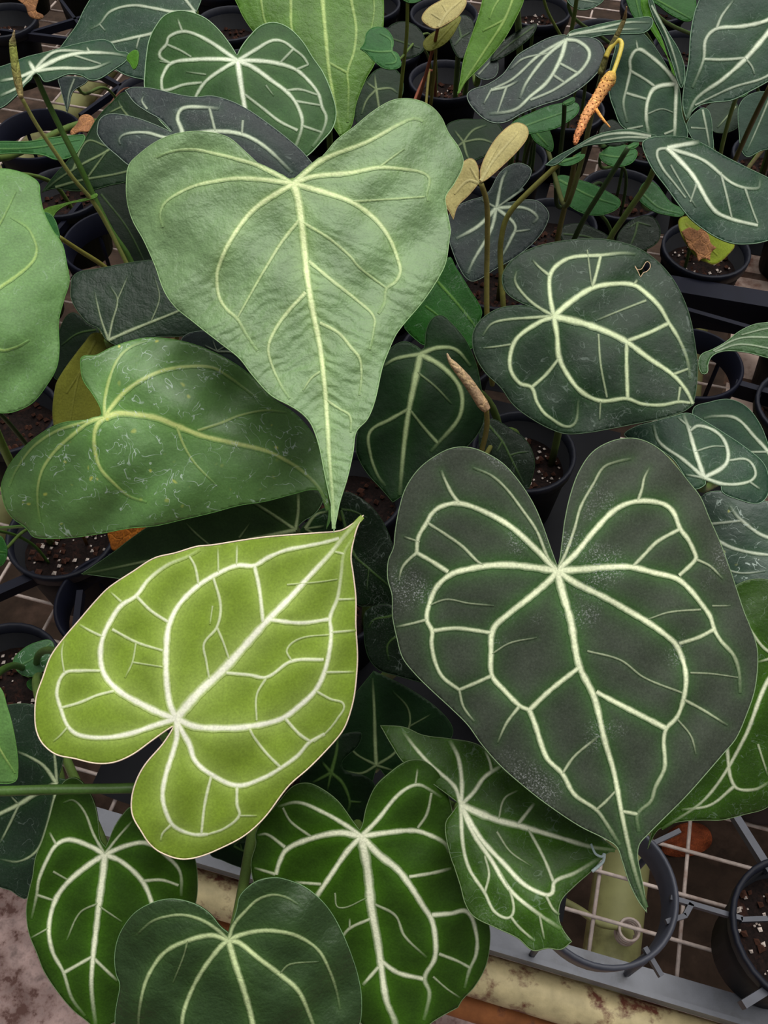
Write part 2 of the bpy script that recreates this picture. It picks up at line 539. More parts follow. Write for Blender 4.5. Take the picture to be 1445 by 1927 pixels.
    # margin rolled along the edge
    if margin:
        for ring in [out] + hol:
            tg = np.roll(ring, -1, 0) - np.roll(ring, 1, 0)
            tg /= np.linalg.norm(tg, axis=1)[:, None] + 1e-9
            area = np.sum(ring[:, 0]*np.roll(ring[:, 1], -1) - np.roll(ring[:, 0], -1)*ring[:, 1])
            inw = np.stack([-tg[:, 1], tg[:, 0]], 1)*(1 if area > 0 else -1)*(1 if ring is out else -1)
            wr = world(ring + inw*0.7, -0.0001)
            r = margin*d/FPX/2
            tv, tf = tube_data(wr, r, 5, closed=True)
            mc = marg_c if ring is out else lin((206, 176, 142))
            link('leaf_margin', mkmesh('leaf_margin', tv, tf, MAT['vein'], np.tile(mc, (len(tv), 1))), lf)
    return dict(obj=lf, J=world(np.array([J]), -0.001)[0] + base, world=lambda uv, off=0: world(np.array([uv], float), off)[0] + base)

def bez(p0, p1, p2, p3, n):
    t = np.linspace(0, 1, n)[:, None]
    return (1-t)**3*p0 + 3*(1-t)**2*t*p1 + 3*(1-t)*t*t*p2 + t**3*p3

def smooth3(pts, n=6):
    pts = [np.asarray(p, float) for p in pts]
    out = []
    for i in range(len(pts)-1):
        a, b, c, e = pts[max(i-1, 0)], pts[i], pts[i+1], pts[min(i+2, len(pts)-1)]
        for j in range(n):
            t = j/n
            out.append(0.5*((2*b) + (-a+c)*t + (2*a-5*b+4*c-e)*t*t + (-a+3*b-3*c+e)*t**3))
    out.append(pts[-1])
    return np.array(out)

def stem(par, base, pts, r0, r1, cols, name='petiole', kind='stem', n=9, warts=0.0, label=None, rad=None):
    """tube through world points; cols = one or two sRGB colours along it"""
    pts = np.asarray(pts, float)
    t = np.linspace(0, 1, len(pts))
    rr = r0*(1-t) + r1*t if rad is None else np.interp(t, np.linspace(0, 1, len(rad)), rad)
    V, F = tube_data(pts - base, rr, n, warts=warts)
    ca = np.array([lin(c) for c in cols])
    if len(ca) == 1:
        cv = np.tile(ca[0], (len(V), 1))
    else:
        tt = np.repeat(t, n)[:, None]
        f = tt*(len(ca)-1); i = np.minimum(f.astype(int), len(ca)-2)[:, 0]; fr = f - i[:, None]
        cv = ca[i]*(1-fr) + ca[i+1]*fr
    o = link(name, mkmesh(name, V, F, MAT[kind], cv), par)
    if label:
        o['label'] = label
    return o

def pxpath(s, d):
    """'x,y x,y' with depth list interpolated along -> world points"""
    pts, _ = P(s)
    dd = np.interp(np.linspace(0, 1, len(pts)), np.linspace(0, 1, len(d)), d)
    return [at(p[0], p[1], q) for p, q in zip(pts, dd)]

# ------------------------------------------------------------------ setting: floor, bench
fv = [(-8, -6, -0.75), (8, -6, -0.75), (8, 10, -0.75), (-8, 10, -0.75)]
fl = link('floor', mkmesh('floor', fv, [(0, 1, 2, 3)], MAT['ground'], smooth=False))
fl['kind'] = 'structure'
# pale concrete walkway in front of the bench, cast as a slab
V, F = box_data((-0.2, -0.52, -0.735), (math.cos(0.227), -math.sin(0.227), 0), (math.sin(0.227), math.cos(0.227), 0), (0, 0, 1), (9, 1.74, 0.03))
wk = link('walkway', mkmesh('walkway', V, F, MAT['floor'], smooth=False))
wk['kind'] = 'structure'

YAW = math.radians(15.5)
BO = np.array([0.193, 0.138, 0.0])
BA = np.array([math.cos(YAW), -math.sin(YAW), 0.0])
BB = np.array([math.sin(YAW), math.cos(YAW), 0.0])
BZ = np.array([0, 0, 1.0])
def bp(a, b, z=0.0):
    return BO + a*BA + b*BB + z*BZ

bench = thing('greenhouse_bench', 'wire mesh greenhouse bench with grey rail and rusty pipe under the potted plants', 'bench', (0, 0, -0.75))
BLOC = np.array([0, 0, -0.75])
def bpart(name, V, F, mat, smooth=False):
    return link(name, mkmesh(name, np.array(V) - BLOC, F, MAT[mat], smooth=smooth), bench)
# front rail: flat band with a raised lip
V, F = box_data(bp(-0.2, -0.009, -0.006), BA, BB, BZ, (2.6, 0.018, 0.012)); bpart('rail', V, F, 'rail')['label'] = 'grey front rail of the bench'
V, F = box_data(bp(-0.2, -0.0205, -0.004), BA, BB, BZ, (2.6, 0.004, 0.018)); bpart('rail_lip', V, F, 'rail')
V, F = tube_data([bp(x, -0.037, -0.036) for x in np.linspace(-1.5, 1.1, 40)], 0.0185, 20); bpart('pipe', V, F, 'pipe', True)['label'] = 'cream painted pipe with rust patches'
V, F = tube_data([bp(x, -0.058, -0.068) for x in np.linspace(-1.4, 1.2, 40)], 0.012, 14); bpart('pipe', V, F, 'rust', True)['label'] = 'thin rusty pipe'
V, F = tube_data([bp(x, 1.95, -0.03) for x in np.linspace(-1.4, 1.2, 30)], 0.021, 16); bpart('pipe', V, F, 'pipe', True)
for a in (-1.1, -0.78, 0.012, 0.75):
    V, F = tube_data([bp(a, b, -0.085) for b in np.linspace(-0.06, 1.95, 30)], 0.026, 18); bpart('crossbar', V, F, 'post', True)
for a in (-1.1, 0.85):
    for b in (0.1, 1.8):
        V, F = tube_data([bp(a, b, z) for z in np.linspace(-0.75, -0.1, 6)], 0.025, 14); bpart('leg', V, F, 'post', True)
for b in np.arange(0.028, 1.95, 0.0385):
    aR = 1.1 if b < 0.42 or b > 1.24 else 0.06
    V, F = tube_data([bp(-1.3, b, 0), bp(-0.6, b, 0), bp(-0.2, b, 0), bp(aR, b, 0)], 0.0019, 6); bpart('wire', V, F, 'wire', True)
for a in np.arange(-1.27, 1.1, 0.0735):
    bR = 1.95 if a < 0.05 else 0.42
    V, F = tube_data([bp(a, -0.004, -0.0035), bp(a, 0.1, -0.0035), bp(a, 0.3, -0.0035), bp(a, bR, -0.0035)], 0.0019, 6); bpart('wire', V, F, 'wire', True)
for i, b in enumerate(np.arange(0.46, 1.25, 0.068)):
    V, F = box_data(bp(0.57, b, -0.0065), BA, BB, BZ, (1.04, 0.055, 0.016)); bpart('plank', V, F, 'plank')

# ------------------------------------------------------------------ pots
POTS = []
def lathe(prof, n=32):
    V, F = [], []
    for r, z in prof:
        for k in range(n):
            w = 2*math.pi*k/n
            V.append((r*math.cos(w), r*math.sin(w), z))
    for i in range(len(prof)-1):
        for k in range(n):
            l = (k+1) % n
            F.append((i*n+k, i*n+l, (i+1)*n+l, (i+1)*n+k))
    return V, F
PH = 0.098
v_, f_ = lathe([(0.0, 0.004), (0.040, 0.004), (0.042, 0.002), (0.0505, PH-0.012), (0.0485, PH-0.010), (0.0405, 0.006), (0.0, 0.006)])
ME_POT = mkmesh('pot_wall', v_, f_, MAT['pot'])
v_, f_ = lathe([(0.0485, PH-0.014), (0.0535, PH-0.014), (0.0545, PH-0.001), (0.0535, PH), (0.0505, PH), (0.0490, PH-0.012), (0.0485, PH-0.014)])
ME_RIM = mkmesh('rim', v_, f_, MAT['rim'])
sv, sf = [], []
rings_ = [0.0, 0.012, 0.024, 0.035, 0.0462]
for i, r in enumerate(rings_):
    for k in range(20):
        w = 2*math.pi*k/20
        sv.append((r*math.cos(w), r*math.sin(w), 0.064 + (RNG.uniform(-0.003, 0.003) if 0 < i < 4 else 0)))
for i in range(4):
    for k in range(20):
        l = (k+1) % 20
        sf.append((i*20+k, i*20+l, (i+1)*20+l, (i+1)*20+k))
ME_SOIL = mkmesh('soil', sv, sf, MAT['soil'])
def chips(n, mat, r0, r1, seed):
    rg = np.random.default_rng(seed); V, F = [], []
    for _ in range(n):
        w = rg.uniform(0, 6.28); r = 0.044*math.sqrt(rg.uniform(0, 1)); s = rg.uniform(r0, r1)
        c = np.array([r*math.cos(w), r*math.sin(w), 0.065 + s*0.4])
        k = len(V)
        for dx, dy, dz in ((1,0,0),(-1,0,0),(0,1,0),(0,-1,0),(0,0,1),(0,0,-1)):
            V.append(c + np.array((dx, dy, dz))*s*rg.uniform(0.6, 1.2, 3))
        for f in ((0,2,4),(2,1,4),(1,3,4),(3,0,4),(2,0,5),(1,2,5),(3,1,5),(0,3,5)):
            F.append(tuple(k+x for x in f))
    return mkmesh('chips', V, F, MAT[mat], smooth=False)
ME_PERL = chips(55, 'perlite', 0.0010, 0.0032, 3)
ME_BARK = chips(45, 'bark', 0.0020, 0.0050, 4)

def add_pot(x, y, label, group='black pots hidden under the foliage', z=0.0028):
    t = thing('nursery_pot', label, 'pot', (x, y, z), group)
    link('pot_wall', ME_POT, t); link('rim', ME_RIM, t); link('soil', ME_SOIL, t)
    if 'seen' in group:
        p = link('perlite', ME_PERL, t); p['kind'] = 'stuff'
    p = link('bark_chips', ME_BARK, t); p['kind'] = 'stuff'
    t.rotation_euler = (0, 0, RNG.uniform(0, 6.28))
    POTS.append((x, y))
    return t
def pot_px(u, v, label):
    p = atz(u, v, PH)
    return add_pot(p[0], p[1], label, 'black pots seen between the leaves')
pot_px(118, 1003, 'black pot of bark and perlite mix below the speckled glossy leaf')
pot_px(2, 1276, 'black pot holding a small yellow-splashed seedling at the left edge')
pot_px(1328, 470, 'black pot with a rotting leaf hanging into it, right side')
pot_px(1512, 1752, 'black pot cut off by the right edge beside the empty tray ring')
pot_px(985, 850, 'black pot behind the notch of the large velvety dark leaf')
pot_px(838, 152, 'black pot under the hanging light green pointed leaf at top')
pot_px(5, 40, 'black pot in the upper left corner of the bench')
pot_px(290, 175, 'dark pot behind the grey folded leaf at upper left')
pot_px(1010, 20, 'dark pot at the top edge between slim stems')

# ------------------------------------------------------------------ plastic carrier trays with pot rings
RING = []
def ring_mesh(r):
    v, f = lathe([(r-0.003, 0.0), (r, 0.0), (r+0.0035, 0.030), (r+0.0015, 0.032), (r-0.0005, 0.031), (r-0.003, 0.0)], 48)
    return v, f
def tray(label, rings, ribs, mat, z=0.066):
    c = np.mean([atz(u, v, z)[:2] for u, v, r in rings], axis=0)
    loc = np.array([c[0], c[1], 0.0])
    t = thing('pot_tray', label, 'tray', loc)
    for u, v, r in rings:
        p = atz(u, v, z+0.03); vv, ff = ring_mesh(r)
        vv = np.array(vv) + [p[0]-c[0], p[1]-c[1], z]
        link('ring', mkmesh('ring', vv, ff, MAT[mat]), t)
        RING.append((p[0], p[1]))
        for k in range(4):
            w = k*math.pi/2 + 0.6
            q = np.array([p[0]+ (r+0.001)*math.cos(w), p[1]+(r+0.001)*math.sin(w), 0])
            V, F = tube_data([q-loc+[0, 0, 0.0025], q-loc+[0, 0, z*0.5], q-loc+[0, 0, z+0.004]], 0.0028, 6)
            link('tray_foot', mkmesh('tray_foot', V, F, MAT[mat]), t)
    for (u0, v0, u1, v1, w, h) in ribs:
        a, b = atz(u0, v0, z+0.028), atz(u1, v1, z+0.028)
        L = np.linalg.norm(b-a); e = (b-a)/L
        V, F = box_data((a+b)/2-loc - [0, 0, h/2], e, np.cross(BZ, e), BZ, (L, w, h))
        link('rib', mkmesh('rib', V, F, MAT[mat], smooth=False), t)
    return t
tray('grey plastic tray with one empty ring above the rusty pipe', [(1135, 1672, 0.0545)],
     [(1262, 1688, 1398, 1728, 0.0036, 0.006), (1214, 1782, 1246, 1836, 0.0036, 0.006), (1254, 1734, 1292, 1722, 0.0036, 0.005), (1290, 1722, 1302, 1700, 0.004, 0.005),
      (1222, 1590, 1280, 1562, 0.0036, 0.006), (1370, 1510, 1452, 1640, 0.006, 0.008), (1395, 1730, 1445, 1728, 0.0036, 0.006), (1400, 1890, 1445, 1862, 0.006, 0.01)], 'tray')
tray('navy plastic tray ring beside the curled striped leaf at right', [(1305, 683, 0.052)],
     [(1240, 566, 1500, 640, 0.006, 0.008), (1250, 530, 1500, 572, 0.028, 0.05), (1388, 640, 1470, 615, 0.0036, 0.006), (1385, 718, 1480, 745, 0.008, 0.02)], 'traydark')
tray('navy plastic tray rings over bare mesh at upper left', [(70, 252, 0.058), (215, 455, 0.062)],
     [(0, 55, 160, 75, 0.006, 0.012), (20, 70, 190, 20, 0.006, 0.012), (115, 0, 160, 60, 0.005, 0.01), (0, 130, 120, 150, 0.006, 0.012),
      (100, 440, 150, 380, 0.006, 0.01), (150, 215, 240, 150, 0.006, 0.01), (175, 130, 300, 200, 0.006, 0.01)], 'traydark')
tray('navy plastic tray bar beside the soil pot at left', [(210, 1130, 0.05)],
     [(-30, 1122, 66, 1080, 0.010, 0.012), (150, 1110, 140, 1190, 0.006, 0.01)], 'traydark')
# added black sheets darkening the pot gaps, with a slight sag and wavy hem
for k, (cx, cy, sx, sy, lab) in enumerate((
        (-0.03, 0.63, 0.56, 0.33, 'added gap-darkening black sheet under the pots in the middle of the bench'),
        (-0.02, 1.0, 0.58, 0.36, 'added gap-darkening black sheet under the pots behind the large pale heart leaf'),
        (0.0, 1.42, 0.60, 0.42, 'added gap-darkening black sheet under the pots at the top centre'),
        (0.67, 1.17, 0.52, 0.34, 'added gap-darkening black sheet under the pots at the upper right'),
        (0.74, 1.56, 0.60, 0.38, 'added gap-darkening black sheet under the farthest pots at the top right'),
        (-0.03, 0.33, 0.44, 0.22, 'added gap-darkening black sheet under the pots below the lime leaf'))):
    V, F = [], []
    n1, n2 = 28, 18
    for zz in (0.0026, 0.0021):
        for i in range(n1 + 1):
            for j in range(n2 + 1):
                u, v = i/n1 - 0.5, j/n2 - 0.5
                ed = 0.006*math.sin(9*u + k)*(abs(v) > 0.49) * (1 if v > 0 else -1)
                V.append(u*sx*BA + (v*sy + ed)*BB + np.array([0, 0, zz]))
    m_ = (n1 + 1)*(n2 + 1)
    for i in range(n1):
        for j in range(n2):
            q = i*(n2+1) + j
            F.append((q, q+n2+1, q+n2+2, q+1)); F.append((m_+q, m_+q+1, m_+q+n2+2, m_+q+n2+1))
    edge = [(i, 0) for i in range(n1)] + [(n1, j) for j in range(n2)] + [(i, n2) for i in range(n1, 0, -1)] + [(0, j) for j in range(n2, 0, -1)]
    idx = [i*(n2+1) + j for i, j in edge]
    for e0, e1 in zip(idx, idx[1:] + idx[:1]):
        F.append((e0, m_+e0, m_+e1, e1))
    o = link('gap_dark_sheet', mkmesh('gap_dark_sheet', V, F, MAT['pot'], smooth=False))
    o.location = (cx, cy, 0); o['label'] = lab; o['category'] = 'sheet'
# irrigation drip line under the empty ring
dl = thing('drip_line', 'thin green drip hose with a coiled end seen through the empty ring', 'hose', bp(0.0, 0.06, -0.055))
dloc = np.array(dl.location)
V, F = tube_data(smooth3([atz(1050, 1690, -0.05), atz(1090, 1712, -0.045), atz(1130, 1738, -0.04), atz(1172, 1744, -0.035)]) - dloc, 0.0035, 8)
link('hose', mkmesh('hose', V, F, MAT['post']), dl)
cp = atz(1186, 1748, -0.03)
V, F = tube_data([cp + np.array([0.009*math.cos(t), 0.009*math.sin(t), -0.001*t]) - dloc for t in np.linspace(0, 25, 90)], 0.0014, 6)
link('coil', mkmesh('coil', V, F, MAT['wire']), dl)

# ------------------------------------------------------------------ plants
def plant(label, specs, base=None, pet=True, path=None, pdep=None, pr=0.0034, pcol=((86, 108, 50),), name='anthurium_plant', cat='plant', group=None, cond=None):
    """specs: list of leaf dicts.  base: photo pixel of the foot on the soil"""
    s0 = specs[0] if specs else None
    if base is not None:
        q = atz(base[0], base[1], 0.07)
    else:
        t = s0['V'].split(':')[1].split()[0] if s0['V'].strip() else None
        if t is None or t == 'J':
            o_, _ = P(s0['O']); t = tuple(o_.mean(0))
        else:
            t = tuple(float(x) for x in t.split(','))
        q = at(t[0], t[1], s0['d'])
    xy = q[:2].copy()
    b_ = (np.append(xy, 0) - BO) @ BB
    if b_ < 0.075:
        xy += BB[:2]*(0.075 - b_)
    best = min(POTS, key=lambda p: math.hypot(p[0]-xy[0], p[1]-xy[1]))
    db = math.hypot(best[0]-xy[0], best[1]-xy[1])
    if db > 0.118 and all(math.hypot(r[0]-xy[0], r[1]-xy[1]) > 0.112 for r in RING):
        add_pot(xy[0], xy[1], 'black nursery pot of dark mix under an added unseen anthurium copy')
        best = (xy[0], xy[1])
    dx, dy = xy[0]-best[0], xy[1]-best[1]
    L = max(math.hypot(dx, dy), 1e-6); k = min(L, 0.030)
    B = np.array([best[0]+dx/L*k, best[1]+dy/L*k, 0.066])
    t = thing(name, label, cat, B, group)
    res = []
    for i, s in enumerate(specs):
        s = dict(s)
        sp_path, sp_dep, sp_pet = s.pop('path', None), s.pop('pdep', None), s.pop('pet', pet)
        sp_col, sp_r = s.pop('pcol', pcol), s.pop('pr', pr)
        r = build_leaf(t, B, **s)
        res.append(r)
        if not sp_pet:
            continue
        Jw = r['J']
        foot = B + [0.006*math.cos(i*2.2), 0.006*math.sin(i*2.2), -0.004]
        if sp_path is None and i == 0:
            sp_path, sp_dep = path, pdep
        if sp_path:
            pts = pxpath(sp_path, sp_dep)
            end = pts[-1]; tan = (pts[-1]-pts[-2]); tan /= np.linalg.norm(tan)
            h = np.linalg.norm(end-foot)
            tail = bez(end, end+tan*h*0.35, foot+np.array([0, 0, h*0.35]), foot, 8)[1:]
            pp = smooth3(pts + list(tail), 4)
        else:
            rd = Jw - C0; rd /= np.linalg.norm(rd)
            h = Jw[2]-foot[2]
            pp = bez(Jw, Jw + rd*min(0.05, 0.25*h) + np.array([0, 0, -min(0.05, 0.25*h)]), foot + np.array([0, 0, h*0.55]), foot, 18)
        stem(t, B, pp, sp_r*0.85, sp_r*1.15, sp_col)
    return t, B, res

# ================================================================== the large leaves in front
plant('large pale green smooth heart leaf anthurium with long drip tip, upper centre', [dict(
    d=0.50, g=(0.002, -0.003), pal='big', kind='ribbed', bend=(0.0022, -0.0006), fold=-0.002, ripple=0.0018, margin=1.8,
    O='549,338! 500,318 464,287 429,258 381,247 332,251 294,266 260,291 242,311 237,346 239,381 249,415 270,453 291,500 308,547 329,578 363,606 384,623 415,647 450,675 474,706 509,744 547,765 568,779 585,799 599,837 609,886 617,924 624,960 628,1004! 634,975 640,945 654,900 665,851 671,813 692,789 706,754 720,692 730,665 744,633 758,613 796,568 824,526 839,495 846,450 848,433 841,394 839,370 855,346 872,308 865,280 844,249 831,221 813,201 789,189 761,185 734,190 699,211 665,239 633,263 609,291 578,318',
    V='12,4:552,345 561,374 571,450 578,519 588,581 602,651 611,727 616,796 620,865 625,927 628,995;'
      '7,2:J 485,311 450,300 415,291 363,281 322,285 294,296;8,2:J 500,338 450,335 415,339 367,349 329,367 308,384 301,405 306,428;'
      '9,3:J 495,380 464,408 429,460 412,500 408,519 412,557 426,581 446,599 464,630 484,660;5,2:562,415 530,455 505,495 481,536 446,599;'
      '6,2:575,550 540,588 516,623 505,654 511,685 530,727 545,750;2.5,1.5:602,699 585,712 570,735;'
      '9,3:J 606,301 692,266 754,232 779,223 796,228;9,2:J 588,332 658,325 713,315 761,318 793,324 808,336 803,367 806,378;'
      '2.5,1.2:713,315 735,298 761,280;3,1.5:664,379 727,375 799,370;9,3:J 616,363 664,381 706,412 734,450 751,495 753,512 744,530 727,543 723,571 712,590;'
      '4,2:571,419 616,446 658,481 675,502 727,542;5.5,2:581,491 623,526 671,564 703,595 703,623 696,658;5,2:602,607 637,626 661,654 677,675 680,713 676,744;3.5,1.5:616,754 640,770 658,782 660,813')],
    pcol=((96, 120, 56),), pr=0.004)

plant('lime green velvety heart leaf anthurium with thick white veins and pinkish margin', [dict(
    d=0.462, g=(0.001, 0.0005), pal='lime', kind='lime', bend=(0.0016, 0.0004), ripple=0.0008, margin=3.2, halo=0.95, hw=1.6,
    O='684,969! 673,992 665,1021 661,1049 665,1080 670,1125 670,1177 673,1229 672,1263 666,1315 653,1360 640,1383 609,1418 581,1446 543,1480 498,1539 460,1573 415,1597 374,1613 339,1617 301,1604 280,1587 266,1566 249,1535 247,1504 256,1469 273,1438 304,1402 318,1382 327,1366! 310,1377 285,1395 250,1420 215,1435 180,1437 140,1428 105,1420 80,1400 68,1375 65,1345 68,1310 80,1275 95,1235 120,1200 150,1165 180,1130 205,1105 250,1075 290,1050 330,1040 370,1028 400,1025 450,1017 500,1010 560,1005 600,1002 640,998 662,986',
    V='17,5:331,1352 374,1303 422,1258 500,1171 549,1121 583,1083 621,1042 649,1007 682,972;'
      '11,5:J 319,1322 313,1274 313,1218 318,1177 336,1139 370,1104 408,1080 446,1064 478,1064 504,1049 538,1035 573,1028 608,1021 638,1013;'
      '12,4:J 311,1346 270,1327 225,1301 197,1270 189,1236 194,1198 211,1163 228,1139 256,1121 280,1090 315,1063 353,1047 377,1033;'
      '10,4:J 294,1364 242,1381 194,1388 149,1383 128,1367 114,1332 107,1301 121,1267 152,1262 189,1262;'
      '4,4:114,1332 149,1322 183,1308 214,1300;2.5,1.5:121,1267 116,1229 120,1205;2.5,1.2:128,1367 112,1385 100,1395;4,2:194,1198 172,1188 149,1175;'
      '4,3:211,1184 256,1208 306,1224;4.5,5:256,1121 284,1149 316,1170;3,1.5:228,1132 208,1114;4,3:374,1101 367,1066 356,1046;3,2:445,1064 446,1025;2.5,1.5:411,1078 410,1030;'
      '6,6:479,1065 488,1108 495,1170;4,3:401,1085 415,1139 408,1180 384,1211 388,1243 394,1278;3,3:408,1180 420,1208 431,1240;2,1.5:256,1208 249,1246 235,1275;2,1.5:249,1246 306,1255;'
      '12,4:J 367,1367 415,1370 462,1368 528,1353 566,1326 594,1298 611,1263 621,1218 623,1187 621,1162 635,1125 642,1080 647,1042 665,1010;'
      '7,6:508,1166 566,1172 620,1165;5,5:426,1266 469,1270 502,1274 549,1244 609,1241;3,2.5:502,1274 483,1308 483,1356;2.5,1.5:549,1244 540,1222 566,1201 620,1194;'
      '3.5,2:647,1042 630,1038;3.5,2:623,1190 670,1186;3.5,2:636,1128 668,1127;3.5,2:611,1265 667,1264;3.5,2:594,1300 621,1315 647,1326 635,1352 614,1378 590,1396;'
      '5,4:535,1350 563,1381 583,1395;10,5:J 343,1377 356,1400 367,1431 394,1455 446,1478 495,1464 530,1444 561,1421 582,1397 611,1381;'
      '3.5,4:469,1370 478,1387 502,1418 528,1444;5,3:446,1478 446,1514 450,1535 422,1559 391,1570;10,5:J 333,1384 327,1410 311,1462 306,1500 315,1535 329,1556 363,1570 391,1570;'
      '4.5,4:398,1459 390,1490 384,1521 379,1568;2.5,1.5:450,1535 484,1535;4,2:321,1553 306,1568 302,1582;2,1:400,1140 395,1175;2,1:540,1100 600,1095 635,1090')],
    pcol=((120, 140, 60),), pr=0.0036)

plant('large dark velvety heart leaf anthurium with bright pale green veins, right foreground', [dict(
    d=0.45, g=(-0.001, -0.0015), pal='velv', kind='velvet', bend=(0.0014, 0.0003), ripple=0.0007, hw=1.7, margin=2.2,
    O='1049,1066! 1036,1030 1022,990 1005,950 980,910 950,875 920,855 885,842 850,843 815,860 785,885 762,920 750,960 743,1000 740,1030 730,1055 729,1090 737,1120 738,1160 746,1200 757,1238 780,1268 810,1298 850,1335 880,1365 905,1400 940,1440 985,1480 1030,1515 1090,1555 1140,1580 1160,1594 1170,1620 1183,1660 1200,1695 1217,1718! 1213,1680 1205,1640 1200,1610 1204,1588 1220,1570 1250,1540 1290,1500 1330,1455 1360,1420 1385,1390 1405,1345 1420,1300 1426,1250 1424,1215 1412,1180 1400,1150 1385,1105 1375,1075 1355,1020 1335,975 1318,935 1295,905 1275,880 1245,848 1215,830 1185,824 1150,830 1115,850 1090,885 1073,930 1062,980 1057,1020 1053,1050',
    V='13,5:1048,1074 1060,1120 1074,1168 1089,1250 1118,1312 1138,1394 1155,1452 1171,1536 1192,1630 1216,1708;'
      '5,2.5:J 1031,1050 1010,999 982,958 953,920 925,895 890,880;10,6:J 1005,1030 960,990 910,962 864,947 830,953 812,967 803,983 787,1011 784,1040;5,2:784,1040 766,1056 756,1070 750,1094;6,7:784,1040 812,1056 843,1076;'
      '6,3:864,947 850,928 836,900 830,885;3.5,4:803,983 836,1004 870,1028 898,1056 912,1066;12,5:J 1000,1067 960,1063 920,1064 885,1070 850,1080 822,1104 807,1139 803,1166 813,1187 812,1211 819,1246 833,1274 864,1298;'
      '4,2:803,1166 776,1173 745,1180;6,6:813,1187 857,1182 900,1187 924,1191;4,2:864,1298 872,1330 892,1358;11,7:J 1036,1090 994,1126 957,1155 928,1184 924,1229 926,1271 949,1299 978,1328 996,1336;'
      '8,8:996,1336 1035,1299 1087,1258;9,5:996,1336 1006,1361 1019,1402 1031,1429 1058,1456 1081,1495 1122,1524 1140,1548 1166,1590;4,3:1058,1456 1081,1423 1126,1386;4,3:1122,1524 1140,1508 1157,1490;6,5:926,1271 895,1285 864,1298;5,2:978,1328 953,1361 936,1398;'
      '5,3:J 1065,1040 1081,995 1093,953 1118,908 1135,880 1159,869 1188,863;10,6:J 1081,1044 1118,999 1159,958 1200,943 1245,947 1266,962 1280,995 1295,1015 1307,1040 1309,1052 1278,1083;4,1.5:1309,1052 1336,1065 1360,1089;'
      '5,2:1200,943 1208,920 1212,900 1222,880;6,5:1280,995 1237,1019 1212,1044 1192,1065;12,4:J 1097,1071 1146,1067 1188,1067 1229,1077 1274,1089 1299,1110 1319,1135 1336,1159 1344,1184 1356,1205 1381,1234 1391,1266 1393,1304;'
      '6,5:1344,1184 1315,1199 1278,1211;11,5:J 1085,1098 1138,1124 1179,1147 1221,1172 1254,1196 1272,1213 1286,1246 1291,1279 1286,1316 1274,1349 1254,1371 1249,1394 1251,1425 1250,1447 1233,1482 1225,1507 1200,1532 1202,1565;'
      '9,8:1252,1370 1212,1349 1171,1328 1122,1302;4.5,2:1286,1316 1323,1336 1369,1365;5,5:1200,1532 1172,1527;2.2,2.2:1105,1225 1167,1242 1212,1275 1284,1304;2,1.2:1299,1266 1340,1268 1389,1275;2.5,1.5:1319,1147 1260,1152 1220,1165;'
      '2.2,1.5:1274,1353 1300,1385 1310,1420;2,1.5:807,1139 840,1128 880,1135 930,1140;2.5,1.5:790,1020 760,1010;2,1.5:926,1230 960,1210 1010,1200;2,1:1340,1140 1375,1140')],
    pcol=((90, 110, 55),), pr=0.004)

plant('glossy mid green heart leaf anthurium speckled yellow with dried water marks, left', [dict(
    d=0.525, g=(0.0, 0.001), pal='gloss', kind='gloss', bend=(0.0045, 0.0012), ripple=0.0022, margin=1.6,
    O='192,784! 187,765 173,741 156,716 151,689 154,671 180,668 208,654 242,642 277,635 318,637 363,647 408,665 450,689 478,712 512,748 555,778 588,815 603,850 612,900 618,940 623,975 614,996! 618,960 606,928 588,922 550,931 500,944 450,952 398,966 346,978 294,990 242,995 194,1004 138,1012 86,1014 62,1010 48,993 24,976 10,955 2,924 3,907 17,875 45,841 80,813 114,796 149,791 180,788',
    V='11,4:197,786 220,778 249,779 294,786 332,801 381,820 432,832 500,848 536,865 568,886 602,921 617,960;'
      '8,2.5:J 208,768 235,737 270,713 311,696 363,689 401,692 426,706 450,723 484,750;6,2:J 197,754 208,706 225,671 249,651 280,640;8,2.5:J 183,799 177,824 180,855 190,883 215,910 242,933 276,945;'
      '7,2:J 170,793 138,817 104,848 80,883 71,917 71,950 76,985;5,2:J 149,797 104,812 62,841 31,883 16,917;4,1.5:332,801 346,838 367,872 408,914;4,2:372,810 415,796 450,782 500,772 540,776')],
    pcol=((92, 124, 54),), pr=0.004)

plant('pale green matte leaf anthurium cut by the left edge above the speckled leaf', [dict(
    d=0.485, g=(0.006, -0.003), pal='pale', kind='film', bend=(0.003, 0.002), ripple=0.002, margin=1.5, axis=((-90, 600), (130, 560)),
    O='0,317 35,322 62,334 74,346 76,367 83,398 100,433 118,460 126,495 131,530 121,564 111,606 112,658 107,692 90,723 62,758 28,775 0,778 -60,770 -150,700 -180,550 -150,400 -70,330',
    V='7,2:-90,600 0,540 35,516 62,491 69,471 66,455 52,429 20,408;6,2:-90,610 0,658 28,654 55,640;4,1.5:-90,590 -40,480 0,420 30,360')],
    base=(60, 1010), pcol=((110, 140, 60),))

